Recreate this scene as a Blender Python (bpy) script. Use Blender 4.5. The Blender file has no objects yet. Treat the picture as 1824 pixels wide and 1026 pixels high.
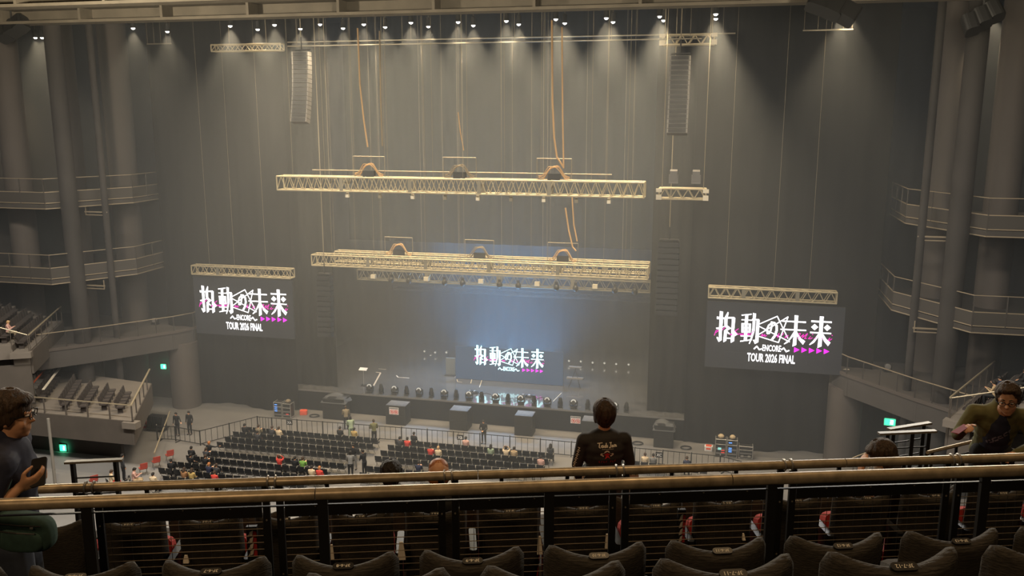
import bpy, bmesh, math, random
from mathutils import Vector, Matrix, Euler

# ------------------------------------------------------------------ camera, light, exposure
sc = bpy.context.scene
COL = sc.collection
RAD = math.radians
rng = random.Random(7)
CAMX, CAMZ, FPX, YAW, PITCH = 15.3, 21.8, 1560.0, 13.4, 11.3
cd = bpy.data.cameras.new('camera'); cam = bpy.data.objects.new('camera', cd); COL.objects.link(cam)
cd.sensor_width = 36.0; cd.lens = 36.0*FPX/1824.0; cd.clip_end = 400; cd.clip_start = 0.05
cam.location = (CAMX, 0, CAMZ)
cam.rotation_euler = (RAD(90-PITCH), 0, RAD(YAW))
sc.camera = cam
vs = sc.view_settings
vs.view_transform = 'Standard'; vs.look = 'None'; vs.gamma = 1.0; vs.use_curve_mapping = False
vs.exposure = 0.0
cy = sc.cycles
cy.use_denoising = True
cy.max_bounces = 5; cy.diffuse_bounces = 2; cy.glossy_bounces = 3; cy.transmission_bounces = 4
cy.volume_bounces = 0; cy.transparent_max_bounces = 6
cy.use_light_tree = True
cy.sample_clamp_indirect = 4.0; cy.sample_clamp_direct = 12.0
cy.caustics_reflective = False; cy.caustics_refractive = False

w = bpy.data.worlds.new('hall_dark'); sc.world = w; w.use_nodes = True
bg = w.node_tree.nodes.get('Background') or w.node_tree.nodes.new('ShaderNodeBackground')
bg.inputs[0].default_value = (0, 0, 0, 1); bg.inputs[1].default_value = 0
HAZE = 0.0135                          # scattering per metre of the stage haze (its box is built with the hall)
HOUSE_P, BOUNCE_P, BALC_P, DOWN_P, LED_BASE, LOGO_E, BLOOM_P = 4000.0, 5500.0, 140.0, 3700.0, 0.016, 2.6, 6500.0
DOWN_C = (1.0, 0.81, 0.53)
WARM = (1.0, 0.86, 0.63)
def area(name, loc, size, power, col=WARM, rot=(0, 0, 0), sy=None, spread=180):
    l = bpy.data.lights.new(name, 'AREA'); l.shape = 'RECTANGLE'
    l.size = size; l.size_y = sy or size; l.energy = power; l.color = col; l.spread = RAD(spread)
    o = bpy.data.objects.new(name, l); COL.objects.link(o); o.location = loc; o.rotation_euler = rot
    return o
# the hall's house lights: rows of lamps in the ceiling above the stalls and the balcony, with added fills among them
for hx in (-20, 0, 20):
    area('house_light', (hx, 31, 26.8), 7, HOUSE_P, (1.0, 0.97, 0.93), sy=2)
for hx in (-16, 4, 24):  # added point fills standing in for bounced light on girders and side walls
    l = bpy.data.lights.new('bounce_fill', 'POINT'); l.energy = BOUNCE_P*(1.9 if hx < 0 else 0.9); l.color = WARM; l.shadow_soft_size = 0.6
    o = bpy.data.objects.new('bounce_fill', l); COL.objects.link(o); o.location = (hx, 33, 25.2)
for hx, hy in ((8, 3.5), (16, 6.0), (24, 8.5)):
    area('balcony_house_light', (hx, hy, 27.4), 2.0, BALC_P, (1.0, 0.66, 0.34), sy=1.2)

area('balcony_face_fill', (13, -4.5, 26.6), 2.0, BALC_P*1.25, (1.0, 0.66, 0.36), sy=1.0, rot=(RAD(48), 0, 0))  # unseen warm fill added behind the camera to brighten nearby skin

# ------------------------------------------------------------------ helpers
_yw, _pt = RAD(YAW), RAD(PITCH)
CF = Vector((-math.sin(_yw)*math.cos(_pt), math.cos(_yw)*math.cos(_pt), -math.sin(_pt)))
CR = Vector((math.cos(_yw), math.sin(_yw), 0)); CU = CR.cross(CF)
CO = Vector((CAMX, 0, CAMZ))
def ray(px, py): return CF*FPX + CR*(px-912) + CU*(513-py)
def atz(px, py, z=0.0):              # point of a level plane seen at a photo position
    d = ray(px, py); return CO + d*((z-CO.z)/d.z)
def aty(px, py, y):                  # point of a plane parallel to the stage front
    d = ray(px, py); return CO + d*(y/d.y)
TH = RAD(18.0)                       # direction of the near balcony's rows
EU = Vector((math.cos(TH), math.sin(TH), 0)); EV = Vector((-math.sin(TH), math.cos(TH), 0))
def tier(u, v, z): return CO + EU*u + EV*v + Vector((0, 0, z))
def attier(px, py, v):               # point of a vertical plane parallel to the rows
    d = ray(px, py); return CO + d*(v/d.dot(EV))
def tiermat(u, v, z, rot=0.0):
    return Matrix.Translation(tier(u, v, z)) @ Matrix.Rotation(TH+rot, 4, 'Z')

ORDS = ['first', 'second', 'third', 'fourth', 'fifth', 'sixth', 'seventh', 'eighth', 'ninth', 'tenth', 'eleventh', 'twelfth', 'thirteenth', 'fourteenth', 'fifteenth', 'sixteenth', 'seventeenth', 'eighteenth', 'nineteenth', 'twentieth']
def ordw(i): return ORDS[i] if i < 20 else 'twenty-'+ORDS[i-20]

_mats = {}
def mat(name, col, rough=0.6, metal=0.0, var=0.0, scale=4.0, bump=0.0, spec=0.5, emit=None, estr=0.0, stretch=None, coat=0.0):
    if name in _mats: return _mats[name]
    m = bpy.data.materials.new(name); m.use_nodes = True; n = m.node_tree.nodes; l = m.node_tree.links
    b = n['Principled BSDF']
    b.inputs['Base Color'].default_value = (*col, 1); b.inputs['Roughness'].default_value = rough
    b.inputs['Metallic'].default_value = metal; b.inputs['Specular IOR Level'].default_value = spec
    if coat: b.inputs['Coat Weight'].default_value = coat
    if emit: b.inputs['Emission Color'].default_value = (*emit, 1); b.inputs['Emission Strength'].default_value = estr
    if var or bump:
        tc = n.new('ShaderNodeTexCoord'); mp = n.new('ShaderNodeMapping'); tx = n.new('ShaderNodeTexNoise')
        tx.inputs['Scale'].default_value = scale; tx.inputs['Detail'].default_value = 4
        if stretch: mp.inputs['Scale'].default_value = stretch
        l.new(tc.outputs['Object'], mp.inputs[0]); l.new(mp.outputs[0], tx.inputs['Vector'])
        if var:
            cr = n.new('ShaderNodeValToRGB')
            cr.color_ramp.elements[0].position = 0.3; cr.color_ramp.elements[1].position = 0.7
            cr.color_ramp.elements[0].color = (*[max(0, c*(1-var)) for c in col], 1)
            cr.color_ramp.elements[1].color = (*[min(1, c*(1+var)) for c in col], 1)
            l.new(tx.outputs['Fac'], cr.inputs[0]); l.new(cr.outputs[0], b.inputs['Base Color'])
        if bump:
            bp = n.new('ShaderNodeBump'); bp.inputs['Strength'].default_value = bump; bp.inputs['Distance'].default_value = 0.05
            l.new(tx.outputs['Fac'], bp.inputs['Height']); l.new(bp.outputs[0], b.inputs['Normal'])
    _mats[name] = m; return m
def glow(name, col, strength):
    if name in _mats: return _mats[name]
    m = bpy.data.materials.new(name); m.use_nodes = True; n = m.node_tree.nodes
    b = n['Principled BSDF']; b.inputs['Base Color'].default_value = (0.02, 0.02, 0.02, 1)
    b.inputs['Emission Color'].default_value = (*col, 1); b.inputs['Emission Strength'].default_value = strength
    _mats[name] = m; return m

def tag(o, label=None, cat=None, group=None, kind=None):
    if label: o['label'] = label
    if cat: o['category'] = cat
    if group: o['group'] = group
    if kind: o['kind'] = kind
    return o
def empty(name, loc=(0, 0, 0), label=None, cat=None, group=None, kind=None, m=None):
    o = bpy.data.objects.new(name, None); COL.objects.link(o); o.empty_display_size = 0.1
    if m is not None: o.matrix_world = m
    else: o.location = loc
    return tag(o, label, cat, group, kind)
def link(name, me, parent=None, m=None, mt=None):
    o = bpy.data.objects.new(name, me); COL.objects.link(o)
    if parent is not None: o.parent = parent
    if m is not None: o.matrix_basis = m
    if mt is not None:
        if not me.materials: me.materials.append(None)
        o.material_slots[0].link = 'OBJECT'; o.material_slots[0].material = mt
    return o
def copy_tree(o, parent=None):
    c = o.copy(); COL.objects.link(c); c.parent = parent
    for ch in o.children: copy_tree(ch, c)
    return c

class MB:
    def __init__(s): s.v = []; s.f = []; s.mi = []; s.cur = 0
    def add(s, vs, fs):
        b = len(s.v); s.v += [tuple(p) for p in vs]; s.f += [tuple(b+i for i in q) for q in fs]; s.mi += [s.cur]*len(fs); return s
    def box(s, c, d, m=None, top=1.0):
        x, y, z = d[0]/2, d[1]/2, d[2]/2
        p = [Vector((sx*x*(top if sz > 0 else 1), sy*y*(top if sz > 0 else 1), sz*z)) for sz in (-1, 1) for sy in (-1, 1) for sx in (-1, 1)]
        c = Vector(c)
        p = [(m @ q if m else q)+c for q in p]
        return s.add(p, [(0, 2, 3, 1), (4, 5, 7, 6), (0, 1, 5, 4), (2, 6, 7, 3), (0, 4, 6, 2), (1, 3, 7, 5)])
    def b2(s, lo, hi): return s.box([(a+b)/2 for a, b in zip(lo, hi)], [abs(b-a) for a, b in zip(lo, hi)])
    def rbox(s, c, d, r, m=None, n=3):           # box with rounded vertical edges (in xy)
        x, y, z = d[0]/2-r, d[1]/2-r, d[2]/2; pts = []
        for cx, cy_, a0 in ((x, y, 0), (-x, y, 90), (-x, -y, 180), (x, -y, 270)):
            for k in range(n+1):
                a = RAD(a0+90*k/n); pts.append((cx+r*math.cos(a), cy_+r*math.sin(a)))
        return s.prism(pts, -z, z, c, m)
    def prism(s, pts, z0, z1, c=(0, 0, 0), m=None):
        n = len(pts); c = Vector(c)
        P = [Vector((p[0], p[1], z0)) for p in pts]+[Vector((p[0], p[1], z1)) for p in pts]
        P = [(m @ q if m else q)+c for q in P]
        return s.add(P, [tuple(range(n-1, -1, -1)), tuple(range(n, 2*n))]+[(i, (i+1) % n, n+(i+1) % n, n+i) for i in range(n)])
    def path(s, pts, r, n=6, cap=True, closed=False, flat=None):
        pts = [Vector(p) for p in pts]; rs = r if isinstance(r, (list, tuple)) else [r]*len(pts)
        N = len(pts); rings = []; ref = None
        for i, p in enumerate(pts):
            if closed: t = pts[(i+1) % N]-pts[i-1]
            else: t = pts[min(i+1, N-1)]-pts[max(i-1, 0)]
            if t.length < 1e-9: t = Vector((0, 0, 1))
            t.normalize()
            if ref is None:
                ref = Vector((0, 0, 1)) if abs(t.z) < 0.9 else Vector((0, 1, 0))
            a = t.cross(ref)
            if a.length < 1e-4: a = t.cross(Vector((1, 0, 0)))
            a.normalize(); b = a.cross(t).normalized(); ref = b
            q = rs[i]
            rx, rz = (q if isinstance(q, (list, tuple)) else (q, q))
            rings.append([p+a*(rx*math.cos(2*math.pi*k/n))+b*(rz*math.sin(2*math.pi*k/n)) for k in range(n)])
        vs_ = [q for g in rings for q in g]; fs = []
        for i in range(N if closed else N-1):
            j = (i+1) % N
            for k in range(n):
                k2 = (k+1) % n; fs.append((i*n+k, i*n+k2, j*n+k2, j*n+k))
        if cap and not closed: fs += [tuple(range(n-1, -1, -1)), tuple((N-1)*n+k for k in range(n))]
        return s.add(vs_, fs)
    def tube(s, a, b, r, n=6): return s.path([a, b], r, n)
    def lathe(s, prof, n=12, c=(0, 0, 0), m=None, arc=360.0):
        c = Vector(c); full = arc >= 360; k_n = n if full else n+1
        P = [Vector((r*math.cos(RAD(arc)*k/n), r*math.sin(RAD(arc)*k/n), z)) for r, z in prof for k in range(k_n)]
        P = [(m @ q if m else q)+c for q in P]; fs = []
        for i in range(len(prof)-1):
            for k in range(n):
                k2 = (k+1) % k_n; fs.append((i*k_n+k, i*k_n+k2, (i+1)*k_n+k2, (i+1)*k_n+k))
        if full:
            if prof[0][0] > 1e-6: fs.append(tuple(range(n-1, -1, -1)))
            if prof[-1][0] > 1e-6: fs.append(tuple((len(prof)-1)*n+k for k in range(n)))
        return s.add(P, fs)
    def ball(s, c, r, n=10, k=6, m=None):
        rx, ry, rz = r if isinstance(r, (list, tuple)) else (r, r, r)
        prof = [(math.sin(math.pi*i/k), -math.cos(math.pi*i/k)) for i in range(k+1)]
        prof[0] = (0.02, -1); prof[-1] = (0.02, 1)
        M = (m or Matrix.Identity(3)) @ Matrix.Diagonal((rx, ry, rz))
        return s.lathe(prof, n, c, M)
    def grid(s, fn, nu, nv):
        P = [fn(i/nu, j/nv) for j in range(nv+1) for i in range(nu+1)]
        return s.add(P, [(j*(nu+1)+i, j*(nu+1)+i+1, (j+1)*(nu+1)+i+1, (j+1)*(nu+1)+i) for j in range(nv) for i in range(nu)])
    def mesh(s, name, mt=None, smooth=False, weld=False):
        me = bpy.data.meshes.new(name); me.from_pydata(s.v, [], s.f)
        for m in (mt if isinstance(mt, (list, tuple)) else [mt]): me.materials.append(m)
        if any(s.mi): me.polygons.foreach_set('material_index', s.mi)
        if weld:
            bm = bmesh.new(); bm.from_mesh(me); bmesh.ops.remove_doubles(bm, verts=bm.verts, dist=1e-4); bm.to_mesh(me); bm.free()
        if smooth:
            me.polygons.foreach_set('use_smooth', [True]*len(me.polygons))
            if smooth != 'all': me.set_sharp_from_angle(angle=RAD(40))
        me.update(); return me
    def build(s, name, mt=None, parent=None, smooth=False, m=None):
        return link(name, s.mesh(name, mt, smooth), parent, m)
def struct(name, mb, mt, label=None, smooth=False, parent=None):
    o = mb.build(name, mt, parent, smooth)
    if parent is None: o['kind'] = 'structure'
    if label: o['label'] = label
    return o
WS = bpy.data.scenes.new('workshop')          # a side scene where meshes are prepared; removed at the end
def evaluated(o):
    WS.collection.objects.link(o)
    with bpy.context.temp_override(scene=WS, view_layer=WS.view_layers[0]): dg = bpy.context.evaluated_depsgraph_get()
    me = bpy.data.meshes.new_from_object(o.evaluated_get(dg)); d = o.data
    bpy.data.objects.remove(o); return me
_txt = {}
def text_mesh(txt, h, mt, w=None, depth=0.0, bold=0.0):
    cu = bpy.data.curves.new('lettering', 'FONT'); cu.body = txt; cu.align_x = 'CENTER'; cu.align_y = 'CENTER'
    cu.extrude = depth; cu.offset = bold; cu.resolution_u = 2
    o = bpy.data.objects.new('lettering', cu); me = evaluated(o); bpy.data.curves.remove(cu)
    xs = [v.co.x for v in me.vertices]; ys = [v.co.y for v in me.vertices]
    sx, sy = max(xs)-min(xs), max(ys)-min(ys); k = h/sy; kx = (w/sx) if w else k
    cx, cyy = (max(xs)+min(xs))/2, (max(ys)+min(ys))/2
    for v in me.vertices: v.co.x = (v.co.x-cx)*kx; v.co.y = (v.co.y-cyy)*k
    me.materials.clear(); me.materials.append(mt); return me
UPRIGHT = Matrix.Rotation(RAD(90), 4, 'X')      # a flat sign in xy stood up to face -y
LOGO_POLYS = [[(-3.383, 1.5),(-3.17, 1.474),(-3.159, 0.729),(-3.184, 0.129),(-3.177, -0.448),(-3.365, -0.572),(-3.509, -0.292),(-3.476, -0.22),(-3.349, -0.302),(-3.378, 0.117),(-3.376, 0.717)], [(-3.549, 1.136),(-3.039, 1.079),(-3.035, 0.985),(-3.541, 0.957)], [(-3.569, 0.381),(-3.41, 0.416),(-3.06, 0.51),(-3.034, 0.475),(-3.38, 0.28),(-3.534, 0.283)], [(-2.869, 1.478),(-2.808, 1.419),(-2.863, 1.094),(-2.859, 0.647),(-2.85, 0.572),(-2.595, 0.392),(-2.857, 0.21),(-2.66, 0.034),(-2.705, -0.018),(-2.873, 0.047),(-2.873, -0.454),(-3.057, -0.579),(-3.073, -0.492),(-3.06, 0.011),(-3.042, 0.137),(-3.058, 0.211),(-2.888, 0.371),(-3.048, 0.511),(-3.078, 0.908),(-3.041, 1.134)], [(-2.877, 1.13),(-2.455, 1.153),(-2.377, 1.083),(-2.379, 1.021),(-2.412, 0.248),(-2.188, -0.0),(-2.381, -0.137),(-2.378, -0.449),(-2.583, -0.587),(-2.607, -0.488),(-2.588, 0.013),(-2.6, 0.512),(-2.59, 1.034),(-2.872, 1.031)], [(-2.871, -0.241),(-2.577, -0.236),(-2.572, -0.323),(-2.867, -0.329)], [(-2.004, 1.338),(-1.373, 1.434),(-1.37, 1.36),(-1.993, 1.26)], [(-1.993, 1.03),(-1.306, 1.031),(-1.303, 0.969),(-1.99, 0.963)], [(-1.98, 0.77),(-1.823, 0.767),(-1.812, 0.209),(-1.961, 0.15)], [(-1.537, 0.783),(-1.374, 0.767),(-1.377, 0.159),(-1.529, 0.163)], [(-1.981, 0.783),(-1.386, 0.779),(-1.383, 0.717),(-1.976, 0.696)], [(-1.978, 0.497),(-1.372, 0.507),(-1.369, 0.458),(-1.975, 0.435)], [(-1.965, 0.225),(-1.381, 0.234),(-1.377, 0.159),(-1.961, 0.145)], [(-1.773, 1.301),(-1.577, 1.324),(-1.583, 0.768),(-1.573, -0.35),(-1.782, -0.388),(-1.781, 0.757)], [(-1.998, -0.039),(-1.298, -0.022),(-1.317, -0.098),(-1.995, -0.114)], [(-2.011, -0.402),(-1.286, -0.258),(-1.27, -0.332),(-2.007, -0.482)], [(-1.295, 1.487),(-1.096, 1.449),(-1.12, 1.016),(-1.128, 0.298),(-1.264, -0.232),(-1.397, -0.589),(-1.457, -0.568),(-1.34, -0.112),(-1.289, 0.487),(-1.282, 1.007)], [(-1.333, 1.103),(-0.904, 1.102),(-0.854, 1.031),(-0.863, 0.462),(-0.857, -0.431),(-1.071, -0.569),(-1.213, -0.304),(-1.064, -0.27),(-1.059, 0.302),(-1.055, 1.02),(-1.328, 1.005)], [(1.268, 1.472),(1.5, 1.464),(1.486, 0.952),(1.485, -0.479),(1.258, -0.601),(1.289, 0.451),(1.286, 0.941)], [(0.525, 1.095),(1.984, 1.101),(1.99, 1.001),(0.53, 1.008)], [(0.449, 0.547),(2.031, 0.566),(2.037, 0.471),(0.454, 0.466)], [(1.316, 0.452),(1.393, 0.283),(0.96, -0.352),(0.752, -0.481),(0.722, -0.439),(1.002, -0.146)], [(1.451, 0.431),(1.54, 0.292),(1.746, -0.014),(2.02, -0.194),(1.893, -0.434),(1.62, -0.137),(1.463, 0.23)], [(2.794, 1.483),(3.037, 1.482),(3.031, 0.896),(3.023, -0.47),(2.784, -0.592),(2.814, 0.367),(2.802, 0.883)], [(2.297, 1.198),(3.538, 1.187),(3.545, 1.088),(2.304, 1.078)], [(2.272, 0.456),(3.549, 0.445),(3.555, 0.359),(2.279, 0.35)], [(2.523, 0.976),(2.748, 0.771),(2.537, 0.558),(2.312, 0.755)], [(3.277, 0.973),(3.514, 0.775),(3.291, 0.553),(3.085, 0.762)], [(2.8, 0.381),(2.875, 0.256),(2.562, -0.253),(2.307, -0.437),(2.265, -0.402),(2.5, -0.113)], [(2.999, 0.378),(3.082, 0.325),(3.316, -0.005),(3.553, -0.192),(3.41, -0.432),(3.152, -0.131),(3.001, 0.148)]]
LOGO_STROKES = [([(-0.071, 0.913),(-0.279, 0.717),(-0.379, 0.44),(-0.33, 0.183),(-0.216, 0.202),(-0.134, 0.404),(-0.093, 0.703),(-0.071, 0.913)], 0.103),([(-0.129, 0.922),(0.057, 0.896),(0.205, 0.72),(0.233, 0.426),(0.149, 0.075),(-0.041, -0.233)], 0.143),([(-0.848, 0.783),(0.215, 1.346)], 0.064),([(0.215, 1.346),(0.95, -0.074)], 0.064),([(-0.839, 0.611),(1.066, -0.29)], 0.064),([(-0.858, 0.09),(0.878, 1.346)], 0.064),([(0.878, 1.346),(0.382, -0.381)], 0.064),([(0.382, -0.381),(-0.863, -0.035)], 0.064),([(-1.106, -0.893),(-0.942, -0.715),(-0.774, -0.927),(-0.639, -0.863)], 0.086),([(0.601, -0.84),(0.731, -0.721),(0.899, -0.951),(1.065, -0.866)], 0.086)]
LOGO_SCRIPT = [[(-3.658, -0.138),(-3.565, 0.181),(-3.4, 0.204),(-3.514, 0.084),(-3.606, 0.029)], [(-3.166, 0.255),(-2.986, 0.452)], [(-2.68, -0.042),(-2.543, 0.041),(-2.584, -0.074),(-2.445, -0.028)], [(-2.363, 0.226),(-2.148, 0.388)], [(-2.363, 0.226),(-2.264, 0.107),(-2.168, 0.063)], [(-2.164, -0.011),(-2.074, 0.069),(-1.933, 0.052),(-2.022, -0.028),(-1.817, 0.084),(-1.859, -0.018)], [(-1.606, 0.071),(-1.468, 0.104),(-1.556, 0.012),(-1.35, 0.086),(-1.165, 0.333)], [(-0.725, -0.002),(-0.616, 0.129),(-0.631, -0.021),(-0.477, 0.112),(-0.492, -0.025),(-0.357, 0.045)], [(0.393, 0.238),(0.292, -0.015)], [(0.196, 0.053),(0.401, 0.09),(0.317, -0.051)], [(0.562, 0.1),(0.667, 0.254)], [(0.775, -0.011),(0.836, 0.116),(0.95, 0.123),(0.889, -0.016),(0.752, -0.012)], [(1.561, -0.054),(1.7, 0.302),(1.593, 0.295)], [(1.714, 0.071),(1.89, 0.255),(1.825, 0.02),(2.126, 0.327),(1.961, -0.03),(2.093, 0.007)], [(2.324, 0.137),(2.201, -0.015),(2.308, -0.023),(2.436, 0.057)], [(2.42, 0.301),(2.455, 0.265)], [(2.546, 0.006),(2.699, 0.101)], [(2.969, 0.031),(3.073, 0.066)], [(3.492, 0.12),(3.397, -0.044),(3.503, -0.037),(3.615, 0.056)], [(3.598, 0.304),(3.635, 0.272)]]
LOGO_ARROWS = [[(1.367, -0.623),(1.713, -0.785),(1.375, -0.981)], [(1.823, -0.609),(2.168, -0.77),(1.832, -0.966)], [(2.273, -0.61),(2.617, -0.771),(2.282, -0.967)], [(2.732, -0.61),(3.075, -0.771),(2.742, -0.966)], [(3.179, -0.619),(3.521, -0.78),(3.189, -0.975)]]
# ------------------------------------------------------------------ the hall
M_floor = mat('arena_floor', (0.215, 0.205, 0.195), 0.55, var=0.12, scale=0.35)
M_concrete = mat('painted_concrete', (0.066, 0.058, 0.052), 0.8, var=0.10, scale=0.8)
M_column = mat('column_render', (0.085, 0.07, 0.06), 0.8, var=0.08, scale=0.5)
M_darkwall = mat('dark_wall_paint', (0.035, 0.03, 0.027), 0.85, var=0.2, scale=0.6)
M_black = mat('black_paint', (0.012, 0.012, 0.012), 0.6)
M_drape = mat('black_drape', (0.009, 0.009, 0.009), 0.95, var=0.12, scale=1.2, stretch=(3, 3, 0.15), spec=0.1)
M_stage = mat('stage_gloss_floor', (0.10, 0.097, 0.095), 0.15, var=0.15, scale=1.5, spec=1.0, coat=1.0)
M_skirt = mat('stage_skirt', (0.012, 0.013, 0.015), 0.9, spec=0.1)
M_rail = mat('bronze_rail', (0.30, 0.23, 0.15), 0.45, metal=0.6)
M_beam = mat('beam_paint', (0.15, 0.128, 0.096), 0.7, var=0.15, scale=1.0)

struct('floor', MB().b2((-46, -6, -0.3), (46, 78, 0)), M_floor, 'grey arena floor below the balcony')
# a seam across the arena floor
struct('wall_left', MB().b2((-37, -6, 0), (-36.5, 78, 30)), M_darkwall)
struct('wall_right', MB().b2((36.5, -6, 0), (37, 78, 30)), M_darkwall)
struct('wall_front', MB().b2((-46, 77.5, 0), (46, 78, 30)), M_darkwall)
struct('wall_back', MB().b2((-46, -6.5, 0), (46, -6, 30)), M_darkwall)
struct('ceiling', MB().b2((-46, -6, 29.6), (46, 78, 30)), M_darkwall)

hc = bpy.data.curves.new('stage_haze', 'CURVE'); hc.dimensions = '2D'; hc.fill_mode = 'BOTH'; hc.extrude = 14.76
sp = hc.splines.new('POLY'); sp.points.add(3); sp.use_cyclic_u = True
for k_, (x_, y_) in enumerate(((-36.4, -16.2), (36.4, -16.2), (36.4, 16.2), (-36.4, 16.2))): sp.points[k_].co = (x_, y_, 0, 1)
hz = bpy.data.objects.new('stage_haze', hc); COL.objects.link(hz); hz.location = (0, 61.2, 14.79); hc.materials.append(None)
hm = bpy.data.materials.new('stage_haze'); hm.use_nodes = True; hm.node_tree.nodes.clear()
ho = hm.node_tree.nodes.new('ShaderNodeOutputMaterial'); hv = hm.node_tree.nodes.new('ShaderNodeVolumeScatter')
hv.inputs['Color'].default_value = (0.90, 0.95, 1.0, 1); hv.inputs['Density'].default_value = HAZE; hv.inputs['Anisotropy'].default_value = 0.1
hm.node_tree.links.new(hv.outputs[0], ho.inputs['Volume']); hz.data.materials[0] = hm
tag(hz, 'thin smoky haze filling the stage end of the hall', 'haze', kind='stuff')

def drape(name, x0, x1, y, z0, z1, amp, wave, label, slow=0.0, kind='thing'):
    n = max(8, int(abs(x1-x0)/wave*8))
    def fn(u, v):
        x = x0+(x1-x0)*u
        yy = y + amp*math.sin(2*math.pi*x/wave) + 0.4*amp*math.sin(2*math.pi*x/(wave*2.7)+1) + slow*math.sin(x*0.9+1.0)
        return (x, yy, z0+(z1-z0)*v)
    o = MB().grid(fn, n, 6).build(name, M_drape, smooth='all')
    return tag(o, label, 'curtain')
Z_HEAD = aty(1010, 440, 65).z
drape('backdrop_curtain', -34, 34, 73.5, 0, 29.5, 0.08, 1.3, 'wide black backdrop curtain closing off the back of the stage')
drape('border_curtain', -13.6, 13.6, 65, Z_HEAD, 29.5, 0.07, 1.1, 'black border curtain hanging high above the stage behind the trusses')
XL, XR = aty(602, 690, 58.4).x, aty(1152, 735, 58.4).x
drape('wing_curtain', XL-3.6, XL, 58.4, 1.62, 29.5, 0.06, 0.8, 'tall black leg curtain at the left end of the stage')
drape('wing_curtain', XR, XR+3.4, 58.4, 1.62, 29.5, 0.06, 0.8, 'tall black leg curtain at the right end of the stage')
drape('side_curtain', -25.0, XL-2.6, 56.9, 0.04, 29.5, 0.08, 1.5, 'black curtain behind the left hanging screen', slow=0.35)
drape('side_curtain', XR+2.6, 25.0, 56.9, 0.04, 29.5, 0.08, 1.5, 'black curtain behind the right hanging screen', slow=0.35)

# ceiling girders across the hall
def girder(name, y, z, h, d, label):
    t = MB(); t.b2((-36, y-d/2, z), (36, y+d/2, z+0.16)); t.b2((-36, y-d/2, z+h-0.16), (36, y+d/2, z+h)); t.b2((-36, y+d/2-0.12, z+0.16), (36, y+d/2, z+h-0.16))
    g = struct(name, t, M_beam, label)
    for k in range(13):
        x = -34+k*5.6
        MB().b2((x-0.08, y-d/2, z+0.16), (x+0.08, y+d/2-0.12, z+h-0.16)).build('web_stiffener', M_beam, g)
    return g
z1 = aty(456, 33, 48).z; z2 = aty(240, 8, 43).z
girder('ceiling_girder', 48, z1, 1.0, 1.2, 'brown ceiling girder nearest the stage lamps')
girder('ceiling_girder', 43, z2, 1.2, 1.2, 'brown ceiling girder at the top edge of the picture')

# stage
SY, SZ = 57.3, 1.58
st = MB().b2((-17, SY, SZ-0.12), (17, 73, SZ))
stage = st.build('stage', M_stage); tag(stage, 'wide black concert stage with a glossy floor', 'stage', kind='structure')
MB().b2((-17, SY+0.05, 0), (17, SY+0.12, SZ-0.12)).build('stage_skirt', M_skirt, stage)
MB().b2((-17, SY-0.02, SZ-0.10), (17, SY-0.001, SZ+0.012)).build('stage_edge', mat('stage_edge_strip', (0.16, 0.15, 0.14), 0.5), stage)

# side balconies, the same on both sides (s = -1 left, 1 right)
def outline(pts, s): return [(s*x, y) for x, y in pts]
def wall_strip(mb, pts, z0, z1, t):
    for (x0, y0), (x1, y1) in zip(pts, pts[1:]):
        d = Vector((x1-x0, y1-y0, 0)); L = d.length
        M = Matrix.Rotation(math.atan2(d.y, d.x), 3, 'Z')
        mb.box(((x0+x1)/2, (y0+y1)/2, (z0+z1)/2), (L+t, t, z1-z0), M)
M_slab = mat('balcony_slab', (0.05, 0.043, 0.037), 0.8, var=0.1, scale=1)
M_panel = mat('balcony_mesh_panel', (0.05, 0.043, 0.036), 0.7)
M_line = mat('balcony_trim', (0.36, 0.29, 0.20), 0.5, metal=0.4)
OUT_A = [(25.9, 60), (25.9, 55.1), (28.9, 50.0), (36.5, 50.0)]
OUT_B = [(25.4, 60), (25.4, 54.2), (28.5, 49.4), (36.5, 49.4)]
OUT_C = [(22.5, 58.5), (22.6, 56.4), (23.3, 55.0), (26.4, 51.0), (30.0, 47.0), (36.5, 47.0)]
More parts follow.
